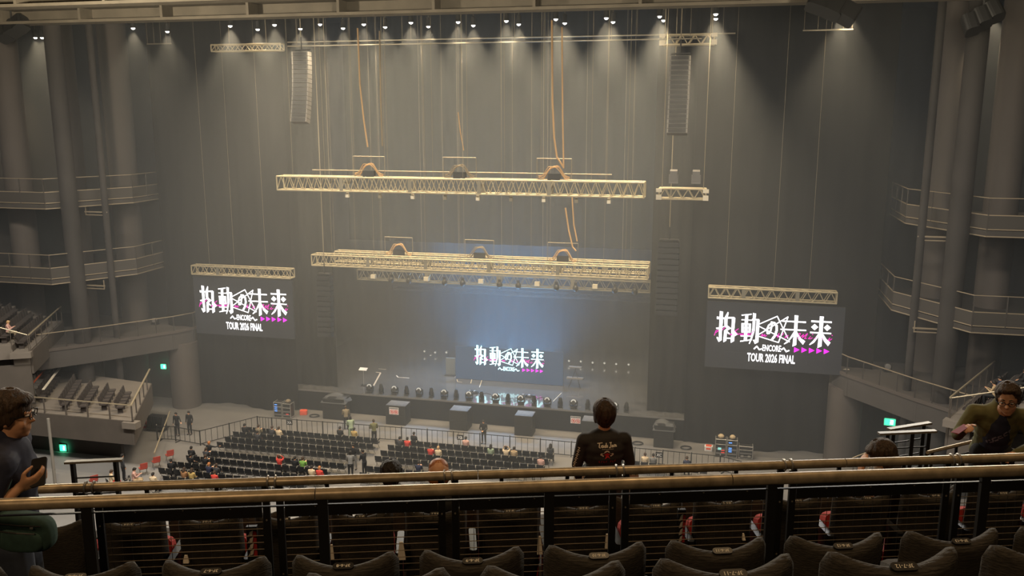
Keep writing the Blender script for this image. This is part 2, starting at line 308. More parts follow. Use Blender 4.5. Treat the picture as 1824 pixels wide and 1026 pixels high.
for s, side in ((-1, 'left'), (1, 'right')):
    for z, out, nm in ((15.45, OUT_A, 'upper'), (10.4, OUT_B, 'middle')):
        p = outline(out, s)
        poly = p+[(s*36.5, 60)]
        if s < 0: poly = poly[::-1]
        b = MB().prism(poly, z, z+0.30).build('technical_balcony', M_slab)
        tag(b, f'{nm} dark technical balcony on the {side} wall with thin metal rails', 'balcony', kind='structure')
        for zz, h, nm2 in ((z-0.02, 0.06, 'bottom_trim'), (z+0.36, 0.05, 'toe_rail'), (z+1.10, 0.05, 'hand_rail')):
            t = MB(); wall_strip(t, p, zz, zz+h, 0.05); t.build(nm2, M_line, b)
        t = MB(); wall_strip(t, [(x, y) for x, y in p], z+2.0, z+2.04, 0.04); t.build('lighting_pipe', M_line, b)
        t = MB(); wall_strip(t, p, z+0.42, z+1.08, 0.015); t.build('mesh_panel', M_panel, b)
        for (x0, y0), (x1, y1) in zip(p, p[1:]):
            n = max(1, round(math.hypot(x1-x0, y1-y0)/1.7))
            for k in range(n):
                x, y = x0+(x1-x0)*k/n, y0+(y1-y0)*k/n
                MB().b2((x-0.03, y-0.03, z+0.3), (x+0.03, y+0.03, z+2.0)).build('rail_post', M_slab, b)
        # short lamp bar under the balcony
        q = Vector((s*27.0, out[1][1]-2.6, z-0.45))
        bar = MB().b2((q.x-0.9, q.y-0.05, q.z), (q.x+0.9, q.y+0.05, q.z+0.08)).b2((q.x-0.8, q.y-0.04, q.z-0.2), (q.x+0.8, q.y+0.04, q.z-0.14))
        bar.b2((q.x-0.85, q.y-0.03, q.z-0.2), (q.x-0.8, q.y+0.03, z)).b2((q.x+0.8, q.y-0.03, q.z-0.2), (q.x+0.85, q.y+0.03, z))
        bar.build('under_rail', M_line, b)
    p = outline(OUT_C, s); poly = p+[(s*36.5, 58.5)]
    if s < 0: poly = poly[::-1]
    b = MB().prism(poly, 5.85, 6.05).build('wing_balcony', M_concrete)
    tag(b, f'concrete wing balcony beside the {side} screen on a round pillar', 'balcony', kind='structure')
    t = MB(); wall_strip(t, [(x+s*0.12, y) for x, y in p], 4.72, 5.85, 0.2); t.build('fascia', M_concrete, b)
    t = MB(); wall_strip(t, p, 5.92, 6.12, 0.12); t.build('rim', M_column, b)
    t = MB(); wall_strip(t, p, 7.18, 7.23, 0.05); t.build('hand_rail', M_line, b)
    for (x0, y0), (x1, y1) in zip(p, p[1:]):
        n = max(1, round(math.hypot(x1-x0, y1-y0)/1.15))
        for k in range(n):
            x, y = x0+(x1-x0)*k/n, y0+(y1-y0)*k/n
            MB().b2((x-0.025, y-0.025, 6.1), (x+0.025, y+0.025, 7.2)).build('rail_post', M_slab, b)
    # pillar and columns
    c = MB().lathe([(1.05, 0), (1.05, 5.0)], 24, (s*23.5, 56.2, 0)).build('round_pillar', M_column, smooth=True)
    tag(c, f'round rendered pillar standing on the floor under the {side} wing balcony', 'pillar', kind='structure')
    # recess with an exit door behind the pillar
    struct('wall_'+side+'_recess', MB().b2((s*24.4, 57.4, 0), (s*36.5, 57.7, 5.85)), M_darkwall, f'dark wall under the {side} wing balcony')
    for i, (x, y, r) in enumerate(((28.4, 57.6, 1.0), (30.9, 55.2, 0.9), (33.8, 53.2, 0.9))):
        c = MB().lathe([(r, 0), (r, 29.5)], 20, (s*x, y, 0)).build('hall_column', M_column, smooth=True)
        tag(c, f'{("inner","middle","outer")[i]} tall round column behind the {side} balconies', 'column', kind='structure')
    for i, (x, y, r) in enumerate(((27.75, 50.9, 0.55), (26.3, 52.6, 0.22))):
        c = MB().lathe([(r, 0), (r, 29.5)], 16, (s*x, y, 0)).build('dark_column', M_darkwall, smooth=True)
        tag(c, f'{("thick","thin")[i]} dark column rising in front of the {side} balconies', 'column', kind='structure')

# seating stands at the sides
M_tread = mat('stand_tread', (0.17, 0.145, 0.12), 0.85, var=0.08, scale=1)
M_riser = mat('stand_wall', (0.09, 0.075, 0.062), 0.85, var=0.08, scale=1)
def frame2(s, o, ang):            # local frame of a stand: +x along the rows away from the camera, +y outward and up
    a = RAD(ang); r = Vector((s*math.sin(a), math.cos(a), 0)); q = Vector((s*math.cos(a), -math.sin(a), 0))
    M = Matrix.Identity(4)
    for i, e in enumerate((r, q, Vector((0, 0, 1)))): 
        for j in range(3): M[j][i] = e[j]
    M.translation = Vector(o); return M
M_pipe = mat('stand_rail', (0.42, 0.35, 0.24), 0.45, metal=0.4)
def stand(s, side, nm, o, z, ang, steps, depth, rise, length, label):
    F = frame2(s, (o[0]*s, o[1], z), ang)
    root = empty('seating_stand', label=label, cat='stand', kind='structure', m=F)
    for k in range(steps):
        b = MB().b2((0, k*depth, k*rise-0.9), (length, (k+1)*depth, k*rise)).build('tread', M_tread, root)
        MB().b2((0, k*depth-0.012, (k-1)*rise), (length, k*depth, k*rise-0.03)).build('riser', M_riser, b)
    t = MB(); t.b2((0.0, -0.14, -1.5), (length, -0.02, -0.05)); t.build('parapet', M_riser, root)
    t = MB(); t.path([(-0.05, -0.08, 1.05), (length, -0.08, 1.05)], 0.05); t.build('front_rail', M_pipe, root)
    for k in range(int(length/1.4)+1):
        MB().tube((k*1.4, -0.08, -0.05), (k*1.4, -0.08, 1.05), 0.03, 5).build('rail_post', M_riser, root)
    e = steps*depth
    t = MB(); t.path([(-0.06, 0, 1.05), (-0.06, e, 1.05+(steps-1)*rise)], 0.035); t.build('end_rail', M_pipe, root)
    for k in range(steps+1):
        MB().tube((-0.06, k*depth, min(k, steps-1)*rise-0.2), (-0.06, k*depth, 1.05+min(k, steps-1)*rise), 0.025, 5).build('rail_post', M_riser, root)
    return root, F
UPPER = {}
for s, side in ((-1, 'left'), (1, 'right')):
    UPPER[s] = stand(s, side, 'upper', (26.8, 45.0), 7.05, 28 if s > 0 else 28, 8, 0.95, 0.42, 8.5,
                     f'upper {side} side seating stand with stepped rows and pipe rails')
    MB().b2((-0.5, -0.2, -0.35), (0.0, 1.0, 0.0)).build('end_block', M_tread, UPPER[s][0])
    MB().b2((-0.02, 0, -3.4), (0.18, 8*0.95, -0.9)).build('end_wall', M_riser, UPPER[s][0])
LZ = 3.2
LC = atz(236, 750, LZ)
LOWER = {}
for s, side in ((-1, 'left'),):
    x1 = abs(LC.x)
    F = Matrix.Identity(4)
    a = RAD(28)
    p = [(x1, LC.y), (x1+9.5, LC.y), (x1+9.5+4.5, LC.y+8.4), (x1+3.7, LC.y+7.0)]
    p = [(s*x, y) for x, y in p]
    if s > 0: p2 = p
    else: p2 = p[::-1]
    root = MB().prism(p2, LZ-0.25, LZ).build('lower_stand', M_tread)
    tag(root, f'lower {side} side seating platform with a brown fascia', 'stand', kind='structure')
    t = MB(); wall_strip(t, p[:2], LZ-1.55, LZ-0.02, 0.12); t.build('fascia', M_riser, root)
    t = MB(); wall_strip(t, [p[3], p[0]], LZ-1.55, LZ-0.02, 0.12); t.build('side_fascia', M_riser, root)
    t = MB(); wall_strip(t, p[:2], LZ+0.98, LZ+1.04, 0.06); t.build('hand_rail', M_pipe, root)
    t = MB(); wall_strip(t, [(p[3][0], p[3][1]), (p[0][0], p[0][1])], LZ+0.98, LZ+1.06, 0.10); t.build('side_rail', M_pipe, root)
    for k in range(7):
        x = p[0][0]+(p[1][0]-p[0][0])*k/6
        MB().b2((x-0.035, LC.y-0.035, LZ), (x+0.035, LC.y+0.035, LZ+1.0)).build('rail_post', M_riser, root)
    for k in range(5):
        x = p[0][0]+(p[3][0]-p[0][0])*k/5; y = p[0][1]+(p[3][1]-p[0][1])*k/5
        MB().b2((x-0.03, y-0.03, LZ), (x+0.03, y+0.03, LZ+1.0)).build('rail_post', M_riser, root)
    MB().b2((p[0][0]-0.6, LC.y-0.25, LZ-0.45), (p[0][0]+0.35, LC.y+0.3, LZ-0.05)).build('end_block', M_tread, root)
    # outer stair beside the platform
    b = MB(); wall_strip(b, [(p[0][0]-s*0.9, p[0][1]+0.6), (p[3][0]-s*0.9, p[3][1]+0.6)], 0.9, 1.0, 0.06); b.build('stair_rail', M_pipe, root)
    struct('wall_'+side+'_under_stand', MB().b2((p[0][0]+s*2.2, LC.y+1.5, 0), (p[1][0], LC.y+1.8, LZ-0.3)), M_concrete, f'grey wall under the {side} lower stand')
    LOWER[s] = root
# ------------------------------------------------------------------ trusses and hanging rig
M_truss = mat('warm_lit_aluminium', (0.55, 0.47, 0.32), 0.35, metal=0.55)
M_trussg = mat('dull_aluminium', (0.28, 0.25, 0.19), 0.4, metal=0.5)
M_chain = mat('hoist_chain', (0.26, 0.22, 0.155), 0.5, metal=0.4)
M_cable = mat('orange_brown_cable', (0.45, 0.27, 0.12), 0.6)
M_gear = mat('black_gear', (0.02, 0.02, 0.02), 0.45)
M_geargrey = mat('grey_gear', (0.16, 0.15, 0.14), 0.5)
M_label = mat('pale_plastic', (0.62, 0.55, 0.42), 0.6)
_tube = {}
def unit_tube(mt, n=6):
    k = (mt.name, n)
    if k not in _tube: _tube[k] = MB().tube((0, 0, 0), (0, 0, 1), 1.0, n).mesh('brace', mt, True)
    return _tube[k]
def bar(name, a, b, r, mt, parent):
    a, b = Vector(a), Vector(b); d = b-a; L = d.length
    q = Vector((0, 0, 1)).rotation_difference(d).to_matrix().to_4x4()
    return link(name, unit_tube(mt), parent, Matrix.Translation(a) @ q @ Matrix.Diagonal((r, r, L, 1)))
def truss(x0, x1, y, z, h, d, label, bay=0.95, joints=(), mt=None, group=None, twist=0.0, top_back=True, r=0.055):
    """box truss along x; z is its lower chord height"""
    mt = mt or M_truss; L = x1-x0
    root = empty('lighting_truss', ((x0+x1)/2, y, z), label, 'truss', group)
    hx = L/2
    for yy in (-d/2, d/2):
        for zz in (0, h): bar('chord', (-hx, yy, zz), (hx, yy, zz), r, mt, root)
    n = max(2, round(L/bay)); st_ = L/n
    for i in range(n):
        xa = -hx+i*st_; xm = xa+st_/2; xb = xa+st_
        for yy in (-d/2, d/2):
            bar('brace', (xa, yy, 0), (xm, yy, h), r*0.5, mt, root); bar('brace', (xm, yy, h), (xb, yy, 0), r*0.5, mt, root)
        bar('cross_brace', (xa, -d/2, 0), (xb, d/2, 0), r*0.42, mt, root)
        if top_back: bar('cross_brace', (xa, d/2, h), (xb, -d/2, h), r*0.42, mt, root)
    for x in (-hx, hx):
        for a, b in (((x, -d/2, 0), (x, -d/2, h)), ((x, d/2, 0), (x, d/2, h)), ((x, -d/2, 0), (x, d/2, 0)), ((x, -d/2, h), (x, d/2, h))):
            bar('end_frame', a, b, r*0.8, mt, root)
    for j in joints:
        x = -hx+L*j
        MB().box((x, -d/2-0.01, h/2), (0.22, 0.03, h)).build('joint_plate', M_trussg, root); MB().box((x, d/2, h/2), (0.22, 0.03, h)).build('joint_plate', M_trussg, root)
    return root
def clamp_light(root, x, y, z, k):
    MB().box((x, y, z-0.14), (0.16, 0.1, 0.12)).box((x, y, z-0.3), (0.2, 0.18, 0.2)).build('hoist_hook', M_label if k % 2 == 0 else M_trussg, root)
CEIL = 29.59
def span(pa, pb, y):
    a, b = aty(*pa, y), aty(*pb, y); return a.x, b.x, (a.z+b.z)/2
# long front truss
x0, x1, z = span((500, 338), (1148, 350), 51)
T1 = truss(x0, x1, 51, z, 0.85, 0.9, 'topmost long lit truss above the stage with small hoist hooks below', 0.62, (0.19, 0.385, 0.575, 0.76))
cx = (x0+x1)/2
for i in range(9): 
    q = aty(619+58*i+(i > 4)*1.5, 346+i*1.4, 51); clamp_light(T1, q.x-cx, 0, -0.02, i)
bar('batten', (-9.6, 0.7, 1.2), (9.5, 0.7, 1.2), 0.04, M_chain, T1)
# second pair and the rear truss
x0, x1, z = span((560, 470), (1154, 497), 55)
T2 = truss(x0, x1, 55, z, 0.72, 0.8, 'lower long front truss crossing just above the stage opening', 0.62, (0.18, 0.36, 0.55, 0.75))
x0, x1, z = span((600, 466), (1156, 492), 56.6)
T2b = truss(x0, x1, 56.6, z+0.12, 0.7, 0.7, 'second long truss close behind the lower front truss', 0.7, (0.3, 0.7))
x0, x1, z = span((640, 494), (1158, 520), 62)
z = (aty(640, 495, 62).z+aty(1158, 521, 62).z)/2
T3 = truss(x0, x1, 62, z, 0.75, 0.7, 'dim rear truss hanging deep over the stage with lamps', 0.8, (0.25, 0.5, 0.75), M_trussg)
z3b = aty(1000, 530, 68).z
T4 = truss(aty(700, 515, 68).x, aty(1157, 533, 68).x, 68, z3b, 0.4, 0.4, 'faint rearmost truss in the stage shadow', 1.2, (), M_gear, r=0.04)
# lamps hung under the rear truss
lampm = MB(); lampm.box((0, 0, -0.1), (0.2, 0.12, 0.2)); lampm.ball((0, 0, -0.42), (0.22, 0.22, 0.26), 10, 6); lampm = lampm.mesh('hung_lamp', M_gear, True)
panel = MB().box((0, 0, -0.2), (0.36, 0.3, 0.3)).mesh('hung_panel', M_label)
for i in range(15):
    x = -9.8+i*1.42
    link('lamp_body', lampm if i % 3 else panel, T3, Matrix.Translation((x, -0.4, 0.5)))
# small trusses
def small_truss(pa, pb, y, h, d, label, joints=(), **k):
    x0, x1, z = span(pa, pb, y); return truss(x0, x1, y, z, h, d, label, 0.7, joints, **k)
S1 = small_truss((380, 91), (503, 91), 54, 0.42, 0.5, 'short lit truss hanging high above the left screen')
S2 = small_truss((1180, 80), (1272, 79), 54, 0.55, 0.7, 'short lit truss high on the right over a hanging loudspeaker column')
S3 = small_truss((1174, 354), (1257, 354), 52.7, 0.6, 0.7, 'short lit truss at mid height carrying two grey lamps')
for root, n in ((S2, 1), (S3, 1)):
    hx = abs(root.children[0].matrix_basis.translation.x)
    for x in (-hx, hx):
        MB().box((x, -0.36, 0.1), (0.32, 0.1, 0.3)).box((x, -0.36, 0.5), (0.34, 0.1, 0.22)).build('corner_block', M_label, root)
SCY = 55.6
L1 = small_truss((346, 487), (521, 495), SCY, 0.62, 0.62, 'lit truss carrying the left hanging screen', (0.27, 0.68))
L2 = small_truss((1262, 528.5), (1489, 539), SCY, 0.66, 0.62, 'lit truss carrying the right hanging screen', (0.28, 0.7))
# two lamps standing on the mid-height truss
for k, dx in ((0, -0.55), (1, 0.75)):
    t = MB().box((dx, 0, 0.95), (0.5, 0.4, 0.1)).box((dx-0.24, 0, 1.15), (0.05, 0.3, 0.5)).box((dx+0.24, 0, 1.15), (0.05, 0.3, 0.5)).box((dx, 0, 1.3), (0.42, 0.36, 0.75), Matrix.Rotation(0.25, 3, 'X'))
    t.build('truss_lamp', M_geargrey, S3)
# hoist chains: each truss hangs on its own
def chains(root, xs, y=0.0, r=0.010):
    for x in xs:
        top = CEIL-root.location.z
        bar('hoist_chain', (x, y, 0.3), (x+rng.uniform(-0.05, 0.05), y, top), r, M_chain, root)
chains(T1, [-10.6, -8.4, -8.1, -6.4, -4.4, -4.2, -1.8, -1.3, 0.6, 0.9, 3.0, 3.2, 5.4, 5.55, 8.4, 9.3, 10.5])
chains(T2, [-10.2, -10.0, -7.1, -6.6, -3.4, -1.0, -0.7, 2.6, 4.9, 5.1, 8.6, 10.3], 0.2)
chains(T3, [-9.2, -6.0, -3.1, 0.2, 3.3, 6.4, 9.1], 0, 0.018)
chains(T2b, [-9.5, -3.0, 3.1, 9.4], 0, 0.01); chains(T4, [-7.0, 0.0, 7.0], 0, 0.01)
chains(S1, [-1.3, 1.4], 0, 0.03); chains(S2, [-1.35, 1.35], 0, 0.04); chains(S3, [-1.2, 1.2], 0, 0.02)
chains(L1, [-2.6, -0.6, 1.9], 0); chains(L2, [-2.8, 0.1, 2.2], 0)
# cable saddles: a hooped bundle of cable over a crossbar above the trusses
def saddle(root, x, z, w, mt, y=0.55):
    t = MB()
    for k in range(5):
        o = 0.045*k; p = []
        for i in range(13):
            a = i/12; xx = x-w/2+w*a; zz = z+0.12+(0.75-o*1.2)*math.exp(-((a-0.5)/0.27)**4)+0.12*math.sin(a*9+k)
            p.append((xx, y+0.05*(k-2), zz))
        t.path(p, 0.022, 5)
    t.build('cable_bundle', mt, root)
    bar('spreader_bar', (x-w*0.55, y, z+1.25), (x+w*0.55, y, z+1.25), 0.03, M_chain, root)
    bar('bar_hanger', (x-w*0.55, y, z), (x-w*0.55, y, z+1.25), 0.02, M_chain, root); bar('bar_hanger', (x+w*0.55, y, z), (x+w*0.55, y, z+1.25), 0.02, M_chain, root)
    MB().box((x, y, z+0.18), (0.75, 0.3, 0.42)).build('hoist_motor', M_gear, root)
M_cabled = mat('dark_brown_cable', (0.20, 0.15, 0.09), 0.6)
for px, mt in ((651, M_cable), (814, M_cabled), (984, M_cable)):
    saddle(T1, aty(px, 300, 51).x-T1.location.x, 0.85, 1.9, mt)
for px, mt in ((705, M_cable), (850, M_cabled), (1000, M_cable)):
    saddle(T2, aty(px, 440, 55).x-T2.location.x, 0.75, 1.8, mt)
# hanging cable bundles from the roof to the trusses
def hang_cable(root, pts, r, mt, y):
    P = [aty(px, py, y)-root.location for px, py in pts]
    MB().path(P, r, 6).build('power_cable', mt, root)
hang_cable(T1, [(637, 50), (641, 150), (648, 215), (655, 262)], 0.05, M_cable, 51.5)
hang_cable(T1, [(676, 55), (678, 180), (681, 260)], 0.05, M_cabled, 51.5)
hang_cable(T1, [(816, 200), (820, 235), (826, 268)], 0.03, M_cable, 51.5)
hang_cable(T1, [(983, 36), (984, 180), (987, 245), (992, 280), (1004, 298)], 0.055, M_cable, 51.5)
hang_cable(T1, [(1001, 48), (1002, 200), (1004, 300)], 0.045, M_cable, 51.5)
hang_cable(T2, [(1007, 370), (1013, 410), (1020, 440), (1026, 447)], 0.05, M_cable, 55.5)
hang_cable(T2, [(1019, 350), (1022, 400), (1028, 430)], 0.045, M_cable, 55.5)
# long pipes high under the ceiling
for i, (pa, pb, y) in enumerate((((512, 73), (1310, 62), 55.5), ((512, 81), (1250, 70), 53.5), ((262, 79), (305, 77), 55.5), ((1430, 54), (1520, 53), 52))):
    a, b = aty(*pa, y), aty(*pb, y)
    p = empty('flying_pipe', ((a.x+b.x)/2, y, (a.z+b.z)/2), ('upper long steel pipe under the stage downlights', 'lower long steel pipe under the stage downlights', 'short steel pipe near the leftmost downlights', 'short steel pipe below the dark speaker cluster top right')[i], 'pipe')
    w2 = (b.x-a.x)/2
    bar('pipe_tube', (-w2, 0, 0), (w2, 0, 0), 0.045, M_trussg, p)
    for k in (-0.95, -0.4, 0.15, 0.6, 0.95): bar('pipe_wire', (k*w2, 0, 0), (k*w2, 0, CEIL-p.location.z), 0.012, M_chain, p)

# line arrays
def line_array(px, py, y, n, w, h, curve, label, mt):
    c = aty(px, py, y)
    root = empty('line_array', c, label, 'speaker')
    MB().box((0, 0, 0.1), (w*0.9, 0.5, 0.08)).tube((0, 0, 0.1), (0, 0, 0.9), 0.04).build('fly_frame', M_gear, root)
    bar('hang_chain', (0, 0, 0.9), (0, 0, CEIL-c.z), 0.03, M_chain, root)
    yy, zz, a = 0.0, 0.0, 0.0
    for k in range(n):
        M = Matrix.Rotation(-a, 3, 'X')
        c2 = Vector((0, yy, zz)) + M @ Vector((0, 0, -h/2))
        b = MB().box((0, 0, 0), (w, 0.55, h*0.9), None, 1.0).build('cabinet', mt, root, m=Matrix.Translation(c2) @ M.to_4x4())
        MB().box((0, -0.285, 0), (w*0.86, 0.02, h*0.72)).build('grille', M_gear, b)
        d = M @ Vector((0, 0, -h)); yy += d.y; zz += d.z; a += curve
    return root
line_array(1212, 99, 52.5, 16, 1.15, 0.28, RAD(1.1), 'grey curved speaker column hanging high on the right', M_geargrey)
line_array(537, 92, 52.5, 16, 1.1, 0.28, RAD(1.1), 'grey curved speaker column hanging high on the left', M_geargrey)
line_array(1192, 430, 54.5, 13, 1.3, 0.36, RAD(0.6), 'large black speaker column beside the right end of the stage', M_gear)
line_array(578, 490, 54.5, 12, 1.0, 0.36, RAD(0.6), 'dim black speaker column left of the stage opening', M_gear)

# downlights
M_lamp = glow('downlight_glow', (1.0, 0.93, 0.80), 30.0)
ROWA = [(410, 46), (489, 44), (570, 43), (648, 43), (732, 40), (816, 39), (902, 37), (990, 34), (1080, 32), (1175, 29), (1275, 25)]
ROWB = [(459, 52), (535, 51), (611, 50), (686, 48), (763, 47), (843, 45), (924, 43), (1006, 41), (1092, 39), (1182, 36), (1275, 33)]
body_m = MB().lathe([(0.10, 0.55), (0.15, 0.5), (0.17, 0.1), (0.21, 0.0)], 12).mesh('lamp_housing', M_gear, True)
lens_m = MB().ball((0, 0, 0.0), (0.12, 0.12, 0.10), 10, 6).mesh('lens', M_lamp)
def downlight(p, label, group, power=1.0, size=82):
    root = empty('downlight', p, label, 'lamp', group)
    link('housing', body_m, root); link('lens', lens_m, root)
    bar('hanger', (0, 0, 0.5), (0, 0, CEIL-p.z), 0.02, M_chain, root)
    l = bpy.data.lights.new('downlight_beam', 'SPOT'); l.energy = DOWN_P*power; l.color = DOWN_C; l.spot_size = RAD(size); l.spot_blend = 0.8; l.shadow_soft_size = 0.12
    o = bpy.data.objects.new('downlight_beam', l); COL.objects.link(o); o.parent = root; o.location = (0, 0, -0.17)
for rw, nm in ((ROWA, 'front'), (ROWB, 'back')):
    for i, p in enumerate(rw): downlight(atz(*p, 27.2), f'small bright downlight over the stage, {ordw(i)} from the left in the {nm} row', f'{nm} row of stage downlights')
for p, lb in (((237, 50), 'lone bright downlight left of the truss row'), ((298, 56), 'lone downlight on a pole near the left truss'), ((63, 67), 'left one of the twin downlights by the left column'), ((75, 67), 'right one of the twin downlights by the left column'),
              ((1515, 18), 'bright downlight beside the dark speaker cluster at top right'), ((1494, 31), 'downlight just under the dark speaker cluster at top right'), ((1773, 27), 'left one of the downlights at the top right corner'), ((1793, 25), 'second downlight at the top right corner'), ((1820, 24), 'downlight at the right picture edge')):
    downlight(atz(*p, 27.2), lb, None, 0.35)
# dark clusters near the ceiling
def cluster(px, py, y, sx, lean, label):
    c = aty(px, py, y); root = empty('speaker_cluster', c, label, 'speaker')
    for k in range(3):
        M = Matrix.Rotation(lean*(1+0.25*k), 4, 'Y') @ Matrix.Rotation(RAD(-25), 4, 'X')
        MB().rbox((0, 0, 0), (sx*0.5, 0.9, 0.8), 0.2).build('cabinet', M_gear, root, m=Matrix.Translation(((k-1)*sx*0.36, 0, -0.28*(k-1)*math.copysign(1, lean))) @ M)
    bar('hanger', (0, 0, 0.2), (0, 0, CEIL-c.z), 0.05, M_gear, root)
cluster(1483, 14, 46, 1.9, RAD(20), 'dark speaker cluster hanging at the top right under the ceiling')
cluster(1750, 32, 46, 1.3, RAD(-15), 'dark lamp cluster at the top right corner beside the downlights')
cluster(22, 52, 48, 1.7, RAD(-20), 'dark equipment cluster at the top left corner under the ceiling')

# ------------------------------------------------------------------ screens
M_led = mat('led_panel_dark', (0.02, 0.02, 0.022), 0.35, emit=(0.55, 0.62, 0.75), estr=LED_BASE)
M_white = glow('logo_white', (1.0, 0.98, 1.0), LOGO_E)
M_pink = glow('logo_pink', (1.0, 0.0, 0.55), LOGO_E*0.55)
M_arrow = glow('logo_magenta', (0.95, 0.0, 0.75), LOGO_E*0.75)
M_cyan = glow('logo_cyan_white', (0.55, 0.95, 1.0), LOGO_E*1.2)
M_ledc = mat('led_wall_glow', (0.012, 0.014, 0.02), 0.35, emit=(0.25, 0.5, 0.9), estr=LED_BASE*7.5)  # even blue emission put in so the panel blends with the logo's glow
def ribbon(mb, pts, w_, z=0.0):
    for (x0, y0), (x1, y1) in zip(pts, pts[1:]):
        d = Vector((x1-x0, y1-y0)); 
        if d.length < 1e-6: continue
        d.normalize(); nx, ny = -d.y*w_/2, d.x*w_/2; ex, ey = d.x*w_*0.25, d.y*w_*0.25
        mb.add([(x0+nx-ex, y0+ny-ey, z), (x0-nx-ex, y0-ny-ey, z), (x1-nx+ex, y1-ny+ey, z), (x1+nx+ex, y1+ny+ey, z)], [(0, 1, 2, 3)])
def logo(root, k, c, full, mw, mp, ma):
    """lettering lies 1.2 cm in front of the panel, which faces -y"""
    F = Matrix.Translation((c[0], -0.07, c[1])) @ UPRIGHT @ Matrix.Scale(k, 4)
    for a, b in ((0, 6), (6, 18), (18, 23), (23, 30)):
        t = MB()
        for p in LOGO_POLYS[a:b]: t.add([(x, y, 0.004) for x, y in p], [tuple(range(len(p)))])
        t.build('glyph', mw, root, m=F)
    for a, b, nm in ((0, 2, 'glyph'), (2, 8, 'logo_line_art'), (8, 9, 'wave_mark'), (9, 10, 'wave_mark')):
        t = MB()
        for p, w_ in LOGO_STROKES[a:b]: ribbon(t, p, w_, 0.006)
        t.build(nm, mw, root, m=F)
    t = MB()
    for p in LOGO_SCRIPT: ribbon(t, p, 0.042, 0.010)
    t.build('script_lettering', mp, root, m=F)
    for p in LOGO_ARROWS: MB().add([(x, y, 0.004) for x, y in p], [tuple(range(len(p)))]).build('arrow_mark', ma, root, m=F)
    me = text_mesh('ENCORE', 0.43, mw, 1.16, bold=0.02); link('encore_lettering', me, root, F @ Matrix.Translation((-0.01, -0.785, 0.004)))
    if full:
        me = text_mesh('TOUR 2026 FINAL', 0.58, mw, 2.98, bold=0.02); link('tour_lettering', me, root, F @ Matrix.Translation((-0.02, -1.46, 0.004)))
def screen(x0, x1, z0, z1, y, label, mt):
    root = empty('led_screen', ((x0+x1)/2, y, z0), label, 'screen')
    w_, h = x1-x0, z1-z0
    MB().box((0, 0.05, h/2), (w_, 0.16, h)).build('panel', M_gear, root)
    nx, nz = round(w_/1.0), round(h/1.0)
    tile = MB().box((0, -0.045, 0), (w_/nx*0.9985, 0.02, h/nz*0.9985)).mesh('led_tile', mt)
    for i in range(nx):
        for j in range(nz): link('led_tile', tile, root, Matrix.Translation((-w_/2+w_/nx*(i+0.5), 0, h/nz*(j+0.5))))
    return root
kS = SCY/57.2
a, b = aty(344, 491, SCY), aty(526, 604, SCY)
SL = screen(a.x, b.x, b.z, a.z-0.02, SCY, 'left hanging screen showing the white and pink tour logo', M_led)
logo(SL, kS, (0, (a.z-b.z)/2), True, M_white, M_pink, M_arrow)
a, b = aty(1260, 536, SCY), aty(1497, 668, SCY)
SR = screen(a.x, b.x, b.z, a.z, SCY, 'right hanging screen showing the white and pink tour logo', M_led)
ctr = 15.3+(18.95-15.3)*kS, CAMZ+(7.68-CAMZ)*kS
logo(SR, kS, (ctr[0]-(a.x+b.x)/2, ctr[1]-b.z), True, M_white, M_pink, M_arrow)
for root, tr in ((SL, L1), (SR, L2)):
    for x in (-3, -1, 1, 3):
        t0 = root.location; bar('hang_bracket', (x, 0.05, 4.4), (x, 0.05, tr.location.z-t0.z-0.06), 0.02, M_gear, root)
LEDY = 62.6
a, b = aty(812, 616, LEDY), aty(1003, 690, LEDY)
SCN = screen(a.x, b.x, SZ+0.02, a.z, LEDY, 'glowing centre screen at the back of the stage showing the logo', M_ledc)
a, b = aty(845, 650, LEDY), aty(970, 655, LEDY)
kC = (b.x-a.x)/7.27; LOGO_C = ((a.x+b.x)/2-SCN.location.x, aty(907, 645, LEDY).z-SZ+0.05)
logo(SCN, kC, LOGO_C, False, M_cyan, M_pink, M_arrow)

# added unseen blue spots behind the border curtain, imitating lens bloom over the stage
for x_ in (-6.0, -2.0, 2.0):
    l = bpy.data.lights.new('bloom_spot', 'SPOT'); l.energy = BLOOM_P; l.color = (0.20, 0.52, 1.0); l.spot_size = RAD(80); l.spot_blend = 1.0; l.shadow_soft_size = 0.3
    o = bpy.data.objects.new('bloom_spot', l); COL.objects.link(o); o.location = (x_, 67.6, 14.6)
    o.rotation_euler = (Vector((x_*0.4-0.4, 60.5, 1.6)) - o.location).to_track_quat('-Z', 'Y').to_euler()
# added blue uplights hidden behind the centre screen, imitating bloom around its logo
for x_ in (-2.6, 0.0, 2.6):
    l = bpy.data.lights.new('bloom_uplight', 'SPOT'); l.energy = BLOOM_P*0.5; l.color = (0.20, 0.52, 1.0); l.spot_size = RAD(150); l.spot_blend = 1.0; l.shadow_soft_size = 0.3
    o = bpy.data.objects.new('bloom_uplight', l); COL.objects.link(o); o.location = (SCN.location.x+x_, LEDY+0.7, SZ+1.2); o.rotation_euler = (RAD(172), 0, 0)
